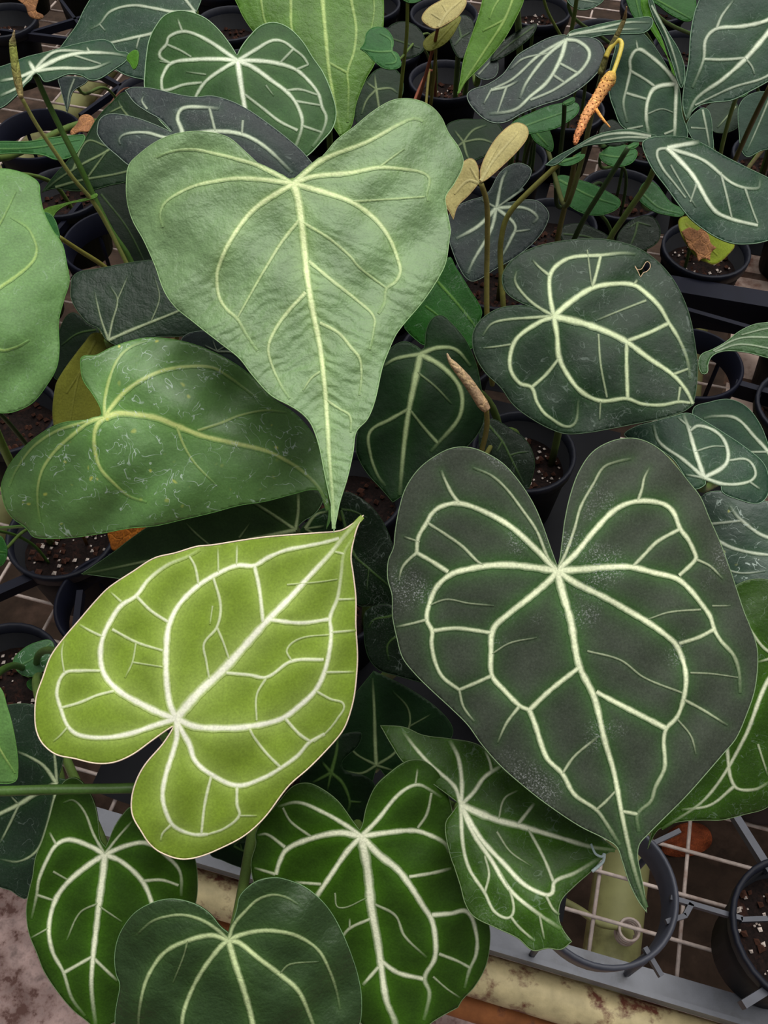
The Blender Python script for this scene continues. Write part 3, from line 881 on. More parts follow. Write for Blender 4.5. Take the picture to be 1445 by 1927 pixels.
plant('round dark green heart leaf anthurium with a torn hole near its edge, right of centre', [dict(
    d=0.55, g=(-0.002, -0.005), pal='dgrn', kind='film', bend=(0.0022, 0.0006), ripple=0.0015, margin=1.7,
    holes=['1194,500! 1199,508 1207,507 1212,500 1218,493 1223,501 1217,510 1210,513 1205,521! 1202,513'],
    O='1037,591! 1023,585 982,571 953,552 944,528 949,507 969,484 1002,466 1039,456 1085,450 1130,449 1171,456 1204,468 1237,491 1266,524 1286,561 1299,598 1307,639 1313,688 1311,729 1305,762! 1286,775 1241,789 1192,799 1146,808 1105,815 1064,817 1031,806 994,785 965,762 941,729 912,701 893,668 888,635 897,610 920,589 949,577 986,575 1015,581 1031,588',
    V='12,5:1042,595 1097,608 1142,624 1179,643 1221,674 1266,705 1291,734 1304,760;8,4:J 1035,556 1035,519 1048,499 1076,484 1130,480 1171,476 1196,478;4,2:1035,519 1015,503 1002,489;5,2.5:J 1006,573 982,550 969,528 972,510;'
      '10,4:J 1072,569 1114,542 1155,534 1192,536 1216,552 1241,577 1258,606 1278,639 1293,676 1299,713;5,5:1114,542 1122,515 1130,482;4,3:1192,536 1200,526;6,6:1258,608 1221,626 1182,641;2.5,1.5:1216,565 1155,589 1120,604;'
      '9,4:J 1048,631 1052,672 1068,705 1093,736 1130,754 1179,750 1208,760 1245,762 1278,756 1299,758;5,5:1052,674 1027,705 1000,729;6,6:1179,645 1179,688 1181,750;2.5,2.5:1126,628 1130,684 1142,748;4,3:1268,704 1295,694;4,3:1280,728 1276,756;'
      '8,3:J 1015,606 974,635 961,664 961,696 978,721 1000,729 1011,758 1031,783 1076,801 1089,752;2.5,1.5:961,648 935,652 908,655;5,2:J 994,598 949,602 924,610 908,632;2,1.5:1130,754 1128,790;2,1.5:1105,470 1114,542')],
    pcol=((88, 104, 52),), base=(1060, 860))

# ================================================================== lower leaves
plant('dark green heart leaf anthurium with chunky cream veins at the bottom centre', [dict(
    d=0.505, g=(0.0, 0.003), pal='dark', kind='satin', bend=(0.0016, 0.0004), ripple=0.0016, margin=1.8, vw=0.95,
    O='677,1562! 665,1546 637,1508 606,1484 578,1473 550,1480 519,1515 492,1545 480,1570 481,1588 472,1622 476,1657 500,1720 560,1800 640,1880 700,1950 740,1985! 770,1965 810,1927 831,1913 862,1896! 870,1882 893,1857 914,1819 922,1778 921,1743 905,1690 880,1620 858,1560 848,1511 838,1480 824,1453 799,1432 779,1429 761,1434 734,1453 706,1480 689,1518 682,1550',
    V='17,9:680,1574 692,1640 699,1709 710,1768 716,1809 727,1882 744,1927 745,1975;9,4:J 710,1543 744,1501 768,1482 789,1477 810,1487 831,1501;4,4:812,1492 803,1532 786,1558;3,2:782,1474 786,1446;'
      '11,6:J 727,1567 779,1563 810,1572 838,1588 845,1605;13,6:J 713,1608 748,1636 772,1667 796,1705 813,1733 820,1778 817,1806 799,1840 808,1868 803,1899 797,1920;6,5:770,1650 813,1643 850,1634;9,4:813,1722 848,1719 879,1716 896,1757 896,1795 883,1826 874,1860;'
      '5,4:826,1795 862,1809 884,1821;3,2:815,1838 840,1860 866,1878;8,8:714,1806 748,1830 796,1842;4,3:706,1702 744,1723 761,1761 803,1802;9,4:J 651,1553 609,1529 561,1510 522,1518;12,7:J 640,1567 588,1577 540,1598 526,1622 519,1646;6,3:536,1594 502,1570 484,1572;5,3:518,1645 478,1633;4,3:586,1575 547,1546 532,1520;'
      '10,8:J 654,1601 623,1646 595,1688 580,1712;5,4:604,1664 554,1660;5,4:697,1729 658,1747 640,1768;3,2:658,1747 658,1728;6,5:712,1820 682,1854;2,1:630,1680 638,1708 690,1690')],
    base=(720, 1560))

tf_, Bf_, rf_ = plant('folded dark green leaf anthurium with broad cream veins tucked under the big velvety leaf', [dict(
    d=0.50, g=(-0.004, -0.012), pal='dark', kind='film', bend=(0.002, 0.0005), fold=-0.004, ripple=0.002, margin=2.0,
    O='863,1512! 841,1495 800,1465 758,1434 735,1400 715,1365! 760,1368 796,1383 848,1390 889,1397 910,1408 934,1435 990,1482 1060,1530 1130,1575 1160,1598! 1138,1610 1118,1635 1081,1668 1056,1696 1052,1729 1060,1750 1076,1772! 1056,1787 1031,1785 1002,1789 974,1766 932,1746 891,1725 875,1701 866,1668 854,1631 848,1615 838,1570 839,1546 851,1529',
    V='13,5:867,1515 932,1542 978,1554 1056,1577 1114,1594 1157,1600;8,6:J 869,1474 862,1425 846,1393;7,5:J 855,1480 813,1442 782,1408 758,1376;8,6:J 891,1491 912,1462 945,1440;5,3:925,1450 921,1432 912,1412;6,5:974,1552 1006,1511;3,2:938,1542 949,1503 975,1487;'
      '9,6:J 904,1577 949,1626 986,1664 1027,1684 1039,1680 1044,1659 1081,1643 1132,1613;4,5:994,1560 1023,1614 1041,1658;8,6:J 891,1569 924,1618 961,1676 1015,1721 1056,1748;7,3:J 871,1589 883,1635 912,1680 932,1717 961,1725 963,1688 940,1640;4,3:961,1725 976,1744 1006,1771;4,3:912,1680 920,1645 912,1610;4,3:1027,1684 1040,1710 1052,1722;3,2:1015,1721 1024,1768;2.5,1.5:935,1565 960,1602 1000,1630')],
    base=(905, 1585))
stem(tf_, Bf_, smooth3([rf_[0]['world']((1112, 1588), 0.003), rf_[0]['world']((1120, 1606), 0.004), rf_[0]['world']((1132, 1612), 0.005), rf_[0]['world']((1137, 1607), 0.005), rf_[0]['world']((1134, 1622), 0.004), rf_[0]['world']((1114, 1640), 0.002)], 5), 0.0006, 0.0009, ((190, 205, 205),), name='torn_edge', kind='vein', n=6, label='whitish torn edge')

plant('matte dark green heart leaf anthurium with thin yellowish veins, lowest in front', [dict(
    d=0.44, g=(0.0, 0.001), pal='matte', kind='quilt', bend=(0.0022, 0.0012), ripple=0.0018, margin=1.8,
    O='431,1756! 415,1743 398,1722 374,1704 346,1694 318,1691 287,1698 256,1715 235,1739 221,1767 215,1801 218,1833 225,1853 220,1884 216,1912 218,1940 240,2000 330,2080 440,2120! 560,2060 640,1990 676,1930 681,1882 675,1840 661,1795 644,1754 623,1716 599,1688 571,1667 540,1655 516,1651 485,1657 464,1671 450,1688 445,1711 436,1740',
    V='11,6:430,1770 443,1815 457,1857 474,1919 484,2000 460,2100;9,3:J 398,1760 353,1770 311,1791 284,1826 270,1860 261,1912 262,1950;8,5:J 415,1781 381,1826 356,1874 343,1919 345,1990;6,2:J 408,1749 381,1732 346,1722 311,1725 284,1735 256,1760;'
      '8,2.5:J 450,1760 485,1752 519,1752 561,1762 599,1788 620,1826 633,1864 640,1900;9,5:J 450,1774 485,1802 526,1833 561,1864 581,1906 600,1960;6,2:J 440,1740 464,1712 485,1693 512,1684 537,1688 561,1702;2,1.2:353,1770 345,1800 325,1850;2,1:526,1833 545,1815 600,1810')],
    base=(470, 1560))

plant('dark green heart leaf anthurium with cream veins in the lower left', [dict(
    d=0.495, g=(0.001, 0.002), pal='dark', kind='satin', bend=(0.0022, 0.0006), ripple=0.0015, margin=1.7,
    O='199,1594! 189,1580 185,1545 180,1518 170,1493 152,1469 135,1463 118,1473 104,1500 93,1538 80,1580 66,1615 61,1649 52,1687 49,1718 54,1756 69,1794 83,1829 111,1871 138,1902 163,1922 185,1942! 205,1930 240,1910 300,1850 350,1760 370,1694 372,1649 367,1615 345,1565 300,1522 247,1518 232,1531 215,1556 204,1582',
    V='12,6:197,1608 194,1642 187,1694 180,1756 175,1801 172,1857 180,1930;9,3:J 173,1594 131,1580 106,1590 87,1621 73,1656 69,1684 59,1729;10,4:J 166,1628 128,1660 104,1694 92,1746 99,1791 119,1829 135,1878 160,1912;4,3.5:69,1684 100,1694;6,5:119,1831 172,1801;5,2:J 176,1570 159,1528 138,1506 118,1511;4,2:106,1590 93,1566;'
      '9,4:J 242,1590 277,1587 318,1615 339,1642 341,1687;9,6:J 228,1621 266,1656 284,1694 300,1760;5,4:268,1658 304,1656 336,1666;5,4:178,1805 221,1846;5,2:J 218,1580 249,1545;2.5,1.5:184,1700 150,1718 125,1770;2.5,1.5:186,1705 230,1735;3,2:100,1640 126,1655;2,1.5:92,1746 58,1765')],
    base=(250, 1400))

plant('slate green leaf anthurium with pale veins behind the horizontal stalk at lower left', [dict(
    d=0.545, g=(0.0, 0.0), pal='dgrn', kind='film', bend=(0.003, 0.001), ripple=0.0015, margin=1.4, axis=((107, 1475), (20, 1690)),
    O='14,1326 62,1326 100,1345 120,1400 119,1430 110,1464! 150,1480 130,1560 80,1640 50,1691 35,1687 21,1677 0,1670 -60,1640 -100,1540 -80,1400 -20,1340',
    V='7,3:107,1475 83,1442 55,1424 31,1414;5,3:J 104,1435 100,1400;9,5:J 69,1493 35,1514 0,1531 -40,1550;4,2:35,1516 14,1559 0,1586;6,2:J 102,1504 87,1559 69,1601 35,1621 0,1617;3,2:35,1514 20,1498')],
    base=(60, 1400))

t_, B_, r_ = plant('bright green leaf blade anthurium at the far left edge with a long horizontal stalk', [dict(
    d=0.50, g=(0.0, 0.0), pal='gloss', kind='satin', bend=(0.002, 0.001), ripple=0.0008, margin=1.3,
    O='0,1294 14,1332 24,1367 33,1420 34,1452 29,1471 0,1475 -60,1465 -80,1360 -30,1285',
    V='4,2:-40,1330 0,1410 28,1455', pet=False)], base=(70, 1290))
pp = pxpath('-60,1489 0,1489 60,1487 140,1485 250,1483 300,1478', [0.478, 0.478, 0.48, 0.49])
stem(t_, B_, smooth3(pp + list(bez(pp[-1], pp[-1]+np.array([0.05, 0.01, -0.02]), B_+np.array([0.03, 0, 0.2]), B_-[0, 0, 0.004], 10))[1:], 4), 0.0026, 0.003, ((64, 92, 36),))
pp = pxpath('-40,1430 0,1478', [0.502, 0.495])
stem(t_, B_, smooth3(list(pxpath('-35,1335 -60,1400 -80,1470', [0.502, 0.51, 0.52])) + list(bez(at(-80, 1470, 0.52), at(-90, 1540, 0.56), B_+np.array([0, 0, 0.15]), B_-[0, 0, 0.004], 8))[1:], 4), 0.0026, 0.003, ((64, 92, 36),))
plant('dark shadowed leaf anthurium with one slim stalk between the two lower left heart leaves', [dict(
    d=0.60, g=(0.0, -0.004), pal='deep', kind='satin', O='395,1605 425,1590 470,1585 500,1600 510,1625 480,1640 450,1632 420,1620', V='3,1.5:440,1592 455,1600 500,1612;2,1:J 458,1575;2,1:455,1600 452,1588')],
    base=(455, 1665), pcol=((24, 44, 20),))

# ================================================================== middle layer
plant('dark green heart leaf anthurium with a tan flower bud beside it, behind the velvety leaf', [dict(
    d=0.62, g=(0.0, -0.004), pal='deepv', kind='satin', bend=(0.003, 0.001), ripple=0.0018, margin=1.4, vw=1.1,
    O='793,658! 798,654 801,623 813,599 831,593 848,606 872,633 886,658 898,690 906,730 912,775 907,803 886,834 850,865 800,900 762,930 739,946! 720,924 689,889 671,855 670,831 676,795 690,740 712,690 735,655 760,642 782,650',
    V='10,5:791,666 780,720 770,768 761,831 756,883 752,932;7,3:J 824,654 858,658 886,689;8,4:J 831,689 862,723 870,754 862,789 824,834 810,850;3,4:772,772 799,806 824,834;6,3:J 744,675 720,690;5,3:768,770 734,789 696,813 697,855 710,893 725,915;2.5,1.5:785,700 820,728 850,760')], base=(790, 900))
LASTP = [o for o in bpy.data.objects if o.get('label', '').startswith('dark green heart leaf anthurium with a tan flower bud')][0]
LB = np.array(LASTP.location)
bud = pxpath('841,665 846,677 855,688 876,713 893,737 908,760 917,772', [0.545, 0.55])
stem(LASTP, LB, smooth3(bud, 5), 0, 0, ((186, 160, 126), (176, 142, 110)), name='flower_bud', kind='dry', n=12, rad=[0.0004, 0.0012, 0.0022, 0.0030, 0.0032, 0.0034, 0.0022], label='tan pointed flower bud')
pp = pxpath('915,770 916,803 907,845 890,900', [0.551, 0.60])
stem(LASTP, LB, smooth3(pp + list(bez(pp[-1], pp[-1]+(pp[-1]-pp[-2])*0.8, LB+np.array([0.01, 0, 0.15]), LB+[0.006, 0, -0.004], 8))[1:], 4), 0.0016, 0.0022, ((120, 112, 50), (70, 80, 36)), name='flower_stalk')

plant('narrow vivid green leaf anthurium showing between the pale heart leaf and the dark one', [dict(
    d=0.69, g=(0.0, 0.0), pal='vivid', kind='film', bend=(0.003, 0.001), margin=1.2,
    O='760,613 790,570 824,528 844,484 858,503 883,543 907,585 900,610 888,656 850,640 800,650 779,637 765,623', V='4,2:824,530 858,568 893,613 905,640;2,1:800,575 830,600 850,640')], base=(840, 700))
plant('small dark leaf anthurium low beside the soil pot right of the flower bud', [dict(
    d=0.72, g=(0.0, -0.006), pal='deep', kind='film', margin=1.3,
    O='905,800 925,788 957,804 990,828 1006,865 1002,898 990,921 960,895 930,862 905,850', V='3,1.5:920,800 945,830 959,857 985,910;2,1:959,857 975,852 995,850;2,1:945,830 935,850')], base=(960, 880))
plant('green leaf anthurium with white veins and silvery film below the round dark leaf, right', [dict(
    d=0.575, g=(0.0, -0.008), pal='teal', kind='film', bend=(0.003, 0.001), margin=1.6, vw=0.9,
    O='1175,820 1192,804 1229,793 1266,783 1295,777 1324,791 1365,816 1402,841 1435,869 1446,894 1445,931 1426,948 1385,939 1359,927 1354,911 1326,901! 1328,911 1311,921 1295,918 1286,894 1262,861 1220,836',
    V='9,5:1325,899 1307,845 1295,804 1286,779;7,3:J 1286,865 1241,832 1229,799;8,4:J 1365,874 1369,845 1352,816 1315,801 1297,812;6,3:J 1365,911 1410,906 1422,890 1406,865 1372,866;4,2:J 1290,893;3,2:1300,805 1275,785;3,2:1410,906 1430,920;2.5,1.5:1307,850 1340,840 1365,840')], base=(1330, 1000))
plant('green veined leaf anthurium behind the filmy leaf at the right edge', [dict(
    d=0.635, g=(0.0, -0.006), pal='teal', kind='satin', margin=1.5,
    O='1303,771 1336,756 1373,751 1406,766 1431,799 1446,836 1470,900 1430,900 1370,870 1320,820', V='6,3:1460,880 1445,850 1422,824 1385,787 1344,783 1324,787;3,2:1445,850 1400,850 1370,845')], base=(1420, 930))
plant('glossy teal leaf anthurium with blistered film under the filmy leaf at the right edge', [dict(
    d=0.61, g=(0.0, -0.006), pal='teal', kind='gloss', margin=1.5,
    O='1315,945 1330,927 1370,925 1430,940 1480,960 1500,1050 1470,1100 1426,1107 1381,1102 1350,1080 1320,1010', V='6,4:1480,1000 1445,1011 1394,978 1373,953;4,3:1336,986 1394,980;5,4:1340,1011 1381,1032 1445,1044 1490,1040;2.5,1.5:1340,1060 1390,1078 1440,1075')], base=(1440, 1120))
plant('large dark green leaf anthurium with light veins behind the velvety leaf at the right edge', [dict(
    d=0.535, g=(0.002, 0.0), pal='dark', kind='film', bend=(0.002, 0.001), margin=1.5,
    O='1380,1104 1450,1092 1520,1150 1560,1300 1520,1450 1445,1519 1398,1534 1356,1544 1324,1544 1286,1546 1255,1553 1236,1565 1218,1598! 1228,1560 1250,1530 1320,1400 1350,1250 1365,1150',
    V='8,3:1480,1230 1440,1290 1400,1390 1330,1500 1245,1560;5,3:J 1445,1225 1414,1188 1400,1160;6,4:1367,1400 1381,1478 1418,1486 1450,1470;5,3:1381,1480 1336,1515 1282,1524;5,3:J 1426,1246;3,2:1426,1400 1445,1460')], base=(1470, 1420))
plant('dark olive leaf anthurium pointing left under the speckled glossy leaf', [dict(
    d=0.585, g=(0.002, 0.0), pal='matte', kind='satin', margin=1.4,
    O='152,1080! 173,1066 214,1038 249,1011 290,985 400,950 520,925 590,920 608,932 605,950 590,970 573,980 556,996! 540,1020 400,1060 280,1095 214,1088',
    V='6,2:556,997 400,1030 260,1059 194,1073 156,1080;5,3:J 531,980 504,962 476,945;5,4:J 561,962 561,928;2.5,1.5:400,1030 370,1005 350,985;2,1:450,1012 470,985')], base=(400, 1130), pcol=((60, 70, 36),))
plant('small dark green leaf anthurium tucked at the tip of the lime leaf', [dict(
    d=0.63, g=(0.0, 0.0), pal='deepv', kind='film', margin=1.2,
    O='568,992 585,975 600,960 625,953 645,965 650,1010 600,1030 560,1015', V='5,3:574,995 594,969 618,962;3,2:J 610,990;3,2:J 600,1010')], base=(600, 1060), pcol=((50, 60, 34),))
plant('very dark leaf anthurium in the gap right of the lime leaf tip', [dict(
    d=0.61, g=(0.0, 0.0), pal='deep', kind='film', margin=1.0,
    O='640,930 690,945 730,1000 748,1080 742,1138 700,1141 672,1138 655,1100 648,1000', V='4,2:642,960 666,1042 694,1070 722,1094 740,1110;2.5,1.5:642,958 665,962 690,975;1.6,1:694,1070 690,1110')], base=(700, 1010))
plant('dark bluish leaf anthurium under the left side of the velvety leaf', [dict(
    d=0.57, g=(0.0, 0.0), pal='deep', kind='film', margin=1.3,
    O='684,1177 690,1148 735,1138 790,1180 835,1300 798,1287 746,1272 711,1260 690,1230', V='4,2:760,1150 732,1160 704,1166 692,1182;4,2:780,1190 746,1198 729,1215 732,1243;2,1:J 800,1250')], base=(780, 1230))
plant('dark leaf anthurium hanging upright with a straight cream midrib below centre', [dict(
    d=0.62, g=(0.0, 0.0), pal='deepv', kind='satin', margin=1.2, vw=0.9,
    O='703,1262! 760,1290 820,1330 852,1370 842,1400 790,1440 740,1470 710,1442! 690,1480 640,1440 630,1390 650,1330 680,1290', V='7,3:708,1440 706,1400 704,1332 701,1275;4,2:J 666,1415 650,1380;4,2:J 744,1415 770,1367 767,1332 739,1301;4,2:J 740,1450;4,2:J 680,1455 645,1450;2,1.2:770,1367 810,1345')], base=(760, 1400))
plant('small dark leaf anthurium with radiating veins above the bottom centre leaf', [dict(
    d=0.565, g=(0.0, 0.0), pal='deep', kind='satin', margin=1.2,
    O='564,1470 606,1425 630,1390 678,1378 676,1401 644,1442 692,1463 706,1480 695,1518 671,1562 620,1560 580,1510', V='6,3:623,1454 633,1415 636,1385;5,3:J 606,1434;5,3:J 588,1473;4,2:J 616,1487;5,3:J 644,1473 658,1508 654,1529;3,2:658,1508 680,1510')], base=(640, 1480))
plant('dark blistered leaf anthurium behind the speckled and the pale heart leaves', [dict(
    d=0.60, g=(0.0, -0.002), pal='dgrn', kind='quilt', bend=(0.003, 0.001), margin=1.4, fold=0.002, axis=((204, 640), (384, 560)), vw=0.8,
    O='133,540 135,523 149,511 183,505 225,497 263,491 290,491 330,530 375,590 388,624! 346,633 294,635 230,652 199,639 187,620 166,609 145,585 133,561', V='6,3:204,640 242,623 284,606 329,588 370,570;4,1.5:J 211,606 221,564 208,540;2,1:284,606 300,560 290,520;2,1:221,564 240,520;4,1.5:J 190,600 178,550')], base=(240, 760))
plant('dark slate leaf anthurium squeezed between the speckled and the pale heart leaves', [dict(
    d=0.57, g=(0.0, 0.0), pal='slate', kind='satin', margin=1.2, vw=0.7,
    O='340,640 384,622 420,640 472,688 480,718 420,705 360,680', V='3,2:408,661 440,665 470,700;2,1:J 400,640;2,1:J 385,650;2,1:J 430,648')], base=(430, 800))
plant('yellowish olive ageing leaf anthurium behind the notch of the speckled leaf', [dict(
    d=0.62, g=(0.0, 0.0), pal='olive', kind='satin', margin=1.0,
    O='100,796 104,727 118,699 138,671 159,644 176,626 197,633 205,660 195,720 200,790 190,830 120,830', V='2.5,1:180,640 150,700 130,800;1.6,1:150,700 125,740;1.6,1:150,700 175,740')], base=(170, 870))
plant('very dark small leaf anthurium right of the pale left edge leaf', [dict(
    d=0.66, g=(0.0, 0.0), pal='deep', kind='satin', margin=1.0,
    O='112,620 135,588 165,608 187,625 170,650 120,697 106,715 100,690', V='2.5,1:180,620 145,628 115,650')], base=(140, 760))
plant('yellow-splashed seedling leaves anthurium in the soil pot at the left edge', [
    dict(d=0.80, g=(0.0, -0.01), pal='mid', kind='gloss', margin=1.2, O='24,1246 42,1222 69,1208 97,1206 100,1232 76,1267 45,1272', V='2,1:95,1210 60,1240 30,1255', pr=0.0012),
    dict(d=0.82, g=(0.0, -0.01), pal='vivid', kind='satin', margin=1.0, O='50,1285 66,1276 80,1282 78,1298 60,1300', V='1.5,1:78,1284 55,1292', pr=0.0012)], base=(40, 1285), name='anthurium_seedling')
plant('tiny green leaf anthurium at the left edge beside the soil pot', [dict(
    d=0.74, g=(0.0, 0.0), pal='vivid', kind='film', margin=1.0, O='-25,1012 0,1008 10,1021 14,1038 10,1056 0,1066 -25,1062', V='2,1:-20,1035 12,1040', pr=0.0015)], base=(40, 1010), name='anthurium_seedling')

# ================================================================== upper left
plant('green heart leaf anthurium with bold white veins in the upper left', [dict(
    d=0.64, g=(0.0, -0.006), pal='tealg', kind='satin', bend=(0.0025, 0.001), margin=2.2, vw=0.82,
    O='446,104! 433,83 408,52 381,31 343,20 311,28 291,52 280,76 275,104 272,138 272,166 290,215 350,270 430,310 470,335! 520,325 578,294 606,266 626,242 633,214 626,180 609,138 588,107 568,76 543,52 516,42 491,48 471,66 454,88',
    V='12,6:447,114 453,156 460,201 465,260 470,330;8,4:J 433,104 398,80 367,64 343,59 318,69 313,83 301,97 301,107 320,119;4,2:343,59 334,35;3.5,2.5:313,83 340,95 360,107;9,4:J 415,111 363,112 322,119 306,142 304,159 308,170 346,159 380,155;8,4:J 426,125 388,152 369,180 355,215;'
      '8,3:J 481,93 512,76 533,78 554,93 571,107 580,121;4,3:552,92 526,119;9,4:J 485,114 523,119 557,131 581,152 599,176 606,201 614,221 606,249 588,276;4,3:557,131 581,121;9,5:J 474,125 512,152 540,173 557,194 568,221 568,239 561,263 550,290;4,3:538,170 564,168 597,178;4,3:557,190 604,198;4,3:568,236 606,249;4,5:461,178 495,204 526,228 560,245;2,1.2:320,119 300,115;2,1:388,140 350,135;2,1:500,160 515,180')], base=(450, 600))
plant('grey-green folded leaf anthurium with two lobes behind the pale heart leaf', [dict(
    d=0.575, g=(0.0, -0.004), pal='slate', kind='film', bend=(0.003, 0.001), margin=1.7, axis=((340, 262), (590, 312)),
    O='324,249! 301,225 277,211 253,194 235,170! 249,164 287,166 329,176 367,182 398,180 433,189 467,206 502,230 536,256 568,284 592,312! 540,345 450,352 350,348 280,330 240,310 221,294 197,273 183,253 183,239 187,225 201,215 221,214 256,221 294,235',
    V='8,4:345,256 405,247 457,253 500,277 550,325;7,4:J 341,242 334,221 343,204 374,201 412,204;3.5,4:394,203 405,247;3,3:457,226 455,252;3,1.5:277,205 267,190 270,180;6,2:J 310,258 280,250 256,249 233,253 224,262 226,272')], base=(420, 720))
plant('dark green leaf anthurium with pale arching veins at the top left', [dict(
    d=0.76, g=(0.0, -0.008), pal='teal', kind='film', bend=(0.003, 0.001), margin=1.5, vw=0.85,
    O='379,0 372,18 368,26! 350,60 320,140 295,152 265,149 235,141 200,122 150,106 111,92! 128,69 145,45 156,21 168,0 190,-40 250,-80 330,-70 385,-30',
    V='7,3:367,22 300,58 249,71 204,81 150,92;6,2.5:J 325,22 294,16 249,10 208,21 187,45 170,54;5,3:J 350,0 320,-40;3,2:262,70 256,92;2,1.2:187,45 198,58')], base=(300, 330))
tl, BL, rl = plant('grey-green leaf anthurium held edge-on with a flower spike and strap bract, upper left', [dict(
    d=0.60, g=(0.0, -0.014), pal='teal', kind='satin', bend=(0.001, 0.002), margin=1.5, ripple=0.0008,
    O='107,92 149,81 194,74 211,81 221,95 242,100 238,114 215,131 187,149 170,151 152,142 128,140 100,151 83,154 74,142 64,136! 59,149 48,159 31,180 0,204 -50,210 -60,150 -20,128 0,125 21,118 48,107 76,100',
    V='8,3:65,133 87,121 118,107 156,99 208,100 238,105;6,3:J 114,128 173,128 208,116;6,2:J 83,111 104,97 140,95 165,98;4,2:168,98 163,88;6,3:J 35,145 0,152;5,3:J 35,163 0,180;8,4:J 54,114;2.5,1.5:140,104 190,120',
    path='66,140 87,187 114,242 149,311 173,363 208,433 246,491 262,560', pdep=[0.605, 0.68], pr=0.0022, pcol=((66, 98, 36),)),
    dict(d=0.585, g=(0.0, 0.0), pal='under', kind='satin', margin=1.0, bend=(0.001, 0.001), O='238,112 242,101 257,94 261,106 253,130 243,118', V='', pet=False, name='curled_tip', label='bright green curled leaf tip'),
    dict(d=0.63, g=(0.0, 0.0), pal='leaf', kind='satin', margin=1.0, bend=(0.001, 0.001), O='83,394 114,384 163,372 184,366 164,377 131,384 107,398 93,417 87,405', V='', pet=False, name='strap_bract', label='pale green strap-shaped bract')], base=(250, 640))
spk = pxpath('27,57 25,72 24,85 28,118 33,149 40,185', [0.56, 0.575])
stem(tl, BL, smooth3(spk, 5), 0, 0, ((176, 150, 118), (140, 148, 70), (150, 130, 92)), name='flower_spike', kind='dry', n=10, rad=[0.0003, 0.0010, 0.0021, 0.0024, 0.0026, 0.0026, 0.0014], label='dull green and tan flower spike')
pp = pxpath('40,183 69,235 104,287 138,336 173,377 205,430 250,520', [0.575, 0.66])
stem(tl, BL, smooth3(pp + list(bez(pp[-1], pp[-1]+(pp[-1]-pp[-2]), BL+np.array([0.01, 0, 0.2]), BL+[0.006, 0.004, -0.004], 8))[1:], 4), 0.0012, 0.0020, ((128, 128, 70), (84, 104, 40)), name='flower_stalk')
plant('small leaf anthurium with a brown dry tip hanging below the edge-on leaf', [dict(
    d=0.70, g=(0.0, 0.0), pal='slate', kind='satin', margin=1.0, O='111,147 155,145 165,152 138,172 131,195 126,214! 120,192 113,165', V='2,1:140,148 130,175 126,208')], base=(190, 330), pr=0.0015)
plant('dark veined leaf anthurium pointing down left behind the grey folded leaf', [dict(
    d=0.72, g=(0.0, -0.004), pal='deepv', kind='satin', margin=1.3, vw=0.8, axis=((230, 240), (80, 362)),
    O='78,362! 100,332 128,301 156,266 183,221 208,194 239,173 290,210 330,260 300,310 239,342 208,349 173,358 138,360 104,355', V='5,2:260,240 201,284 156,308 111,336 82,360;4,2:138,318 163,266 200,275;3,2:166,332 201,284;4,2:104,352 152,339 239,322 280,300;4,2:J 230,205 222,190;3,1.5:230,200 205,212')], base=(230, 430))
plant('green leaf anthurium with a light folded edge at the left, above the pale edge leaf', [dict(
    d=0.69, g=(0.0, -0.006), pal='mid', kind='satin', margin=2.4, fold=0.001,
    O='0,266 52,266 104,258 145,254 160,256 152,277 138,294 107,301 80,292 35,289 0,290 -30,292 -40,270', V='2,1:-30,280 60,278 150,262')], base=(90, 470))
plant('dried brown curled leaf scrap on the mesh near the upper left pot', [dict(
    d=1.0, g=(0.0, 0.0), pal='dead', kind='dry', margin=0, ripple=0.006, O='30,-10 70,-5 68,20 82,30 72,36 55,30 48,12', V='', pet=False),
    ], base=(70, 45), name='withered_plant')
plant('withered brown leaf clump beside the empty ring at upper left', [dict(
    d=0.92, g=(0.0, 0.0), pal='dead', kind='dry', margin=0, ripple=0.008, O='132,252 145,232 152,218 168,216 178,228 172,245 150,248', V='', pr=0.0012, pcol=((96, 62, 46),))], base=(190, 262), name='withered_plant')
plant('amber brown dying leaf anthurium peeping out above the dark olive leaf', [dict(
    d=0.66, g=(0.0, 0.0), pal='amber', kind='dry', margin=0, ripple=0.001, O='204,1000 240,985 280,985 262,1005 242,1020 214,1036 206,1018', V='', pr=0.0015, pcol=((110, 80, 40),))], base=(150, 1020))
plant('tan stalk anthurium with hidden leaf crossing behind the pale left leaf', [dict(
    d=0.60, g=(0.0, 0.0), pal='mid', kind='satin', O='60,420 90,400 112,440 104,460 80,460', V='2,1:111,446 80,430', path='111,446 149,471 194,500 240,540', pdep=[0.605, 0.66], pr=0.0018, pcol=((120, 116, 52),))], base=(260, 640))

# ================================================================== top centre
plant('long light green leaf anthurium hanging vertically at top centre', [dict(
    d=0.77, g=(0.0, -0.004), pal='leaf', kind='quilt', bend=(0.003, 0.001), margin=1.3,
    O='440,-30 450,17 474,57 530,120 600,200 640,258! 661,239 671,194 689,149 706,118 720,62 722,0 715,-50 580,-90', V='8,3:603,-50 607,0 613,69 619,131 630,194 640,252;6,2:540,-50 547,0 549,55 570,120;5,2:655,-50 661,0 670,52 666,97 654,135 656,166 654,230;3,3:620,118 654,137;4,1.5:480,-40 491,0 498,38 520,80;2.5,1.2:700,-30 704,20 695,70')], base=(620, 420))
plant('small round glossy leaf seedling at top centre', [dict(
    d=0.72, g=(0.0, -0.004), pal='mid', kind='satin', margin=1.2, bend=(0.006, 0.003),
    O='677,92! 685,80 689,62 703,51 723,52 737,66 741,83 737,95! 748,100 754,114 754,125 741,131 720,128 699,111 689,100', V='2.5,1:737,96 710,97 680,92;1.5,1:J 735,75 715,62;1.5,1:J 745,115 725,120', pr=0.0012)], base=(758, 240), name='anthurium_seedling')
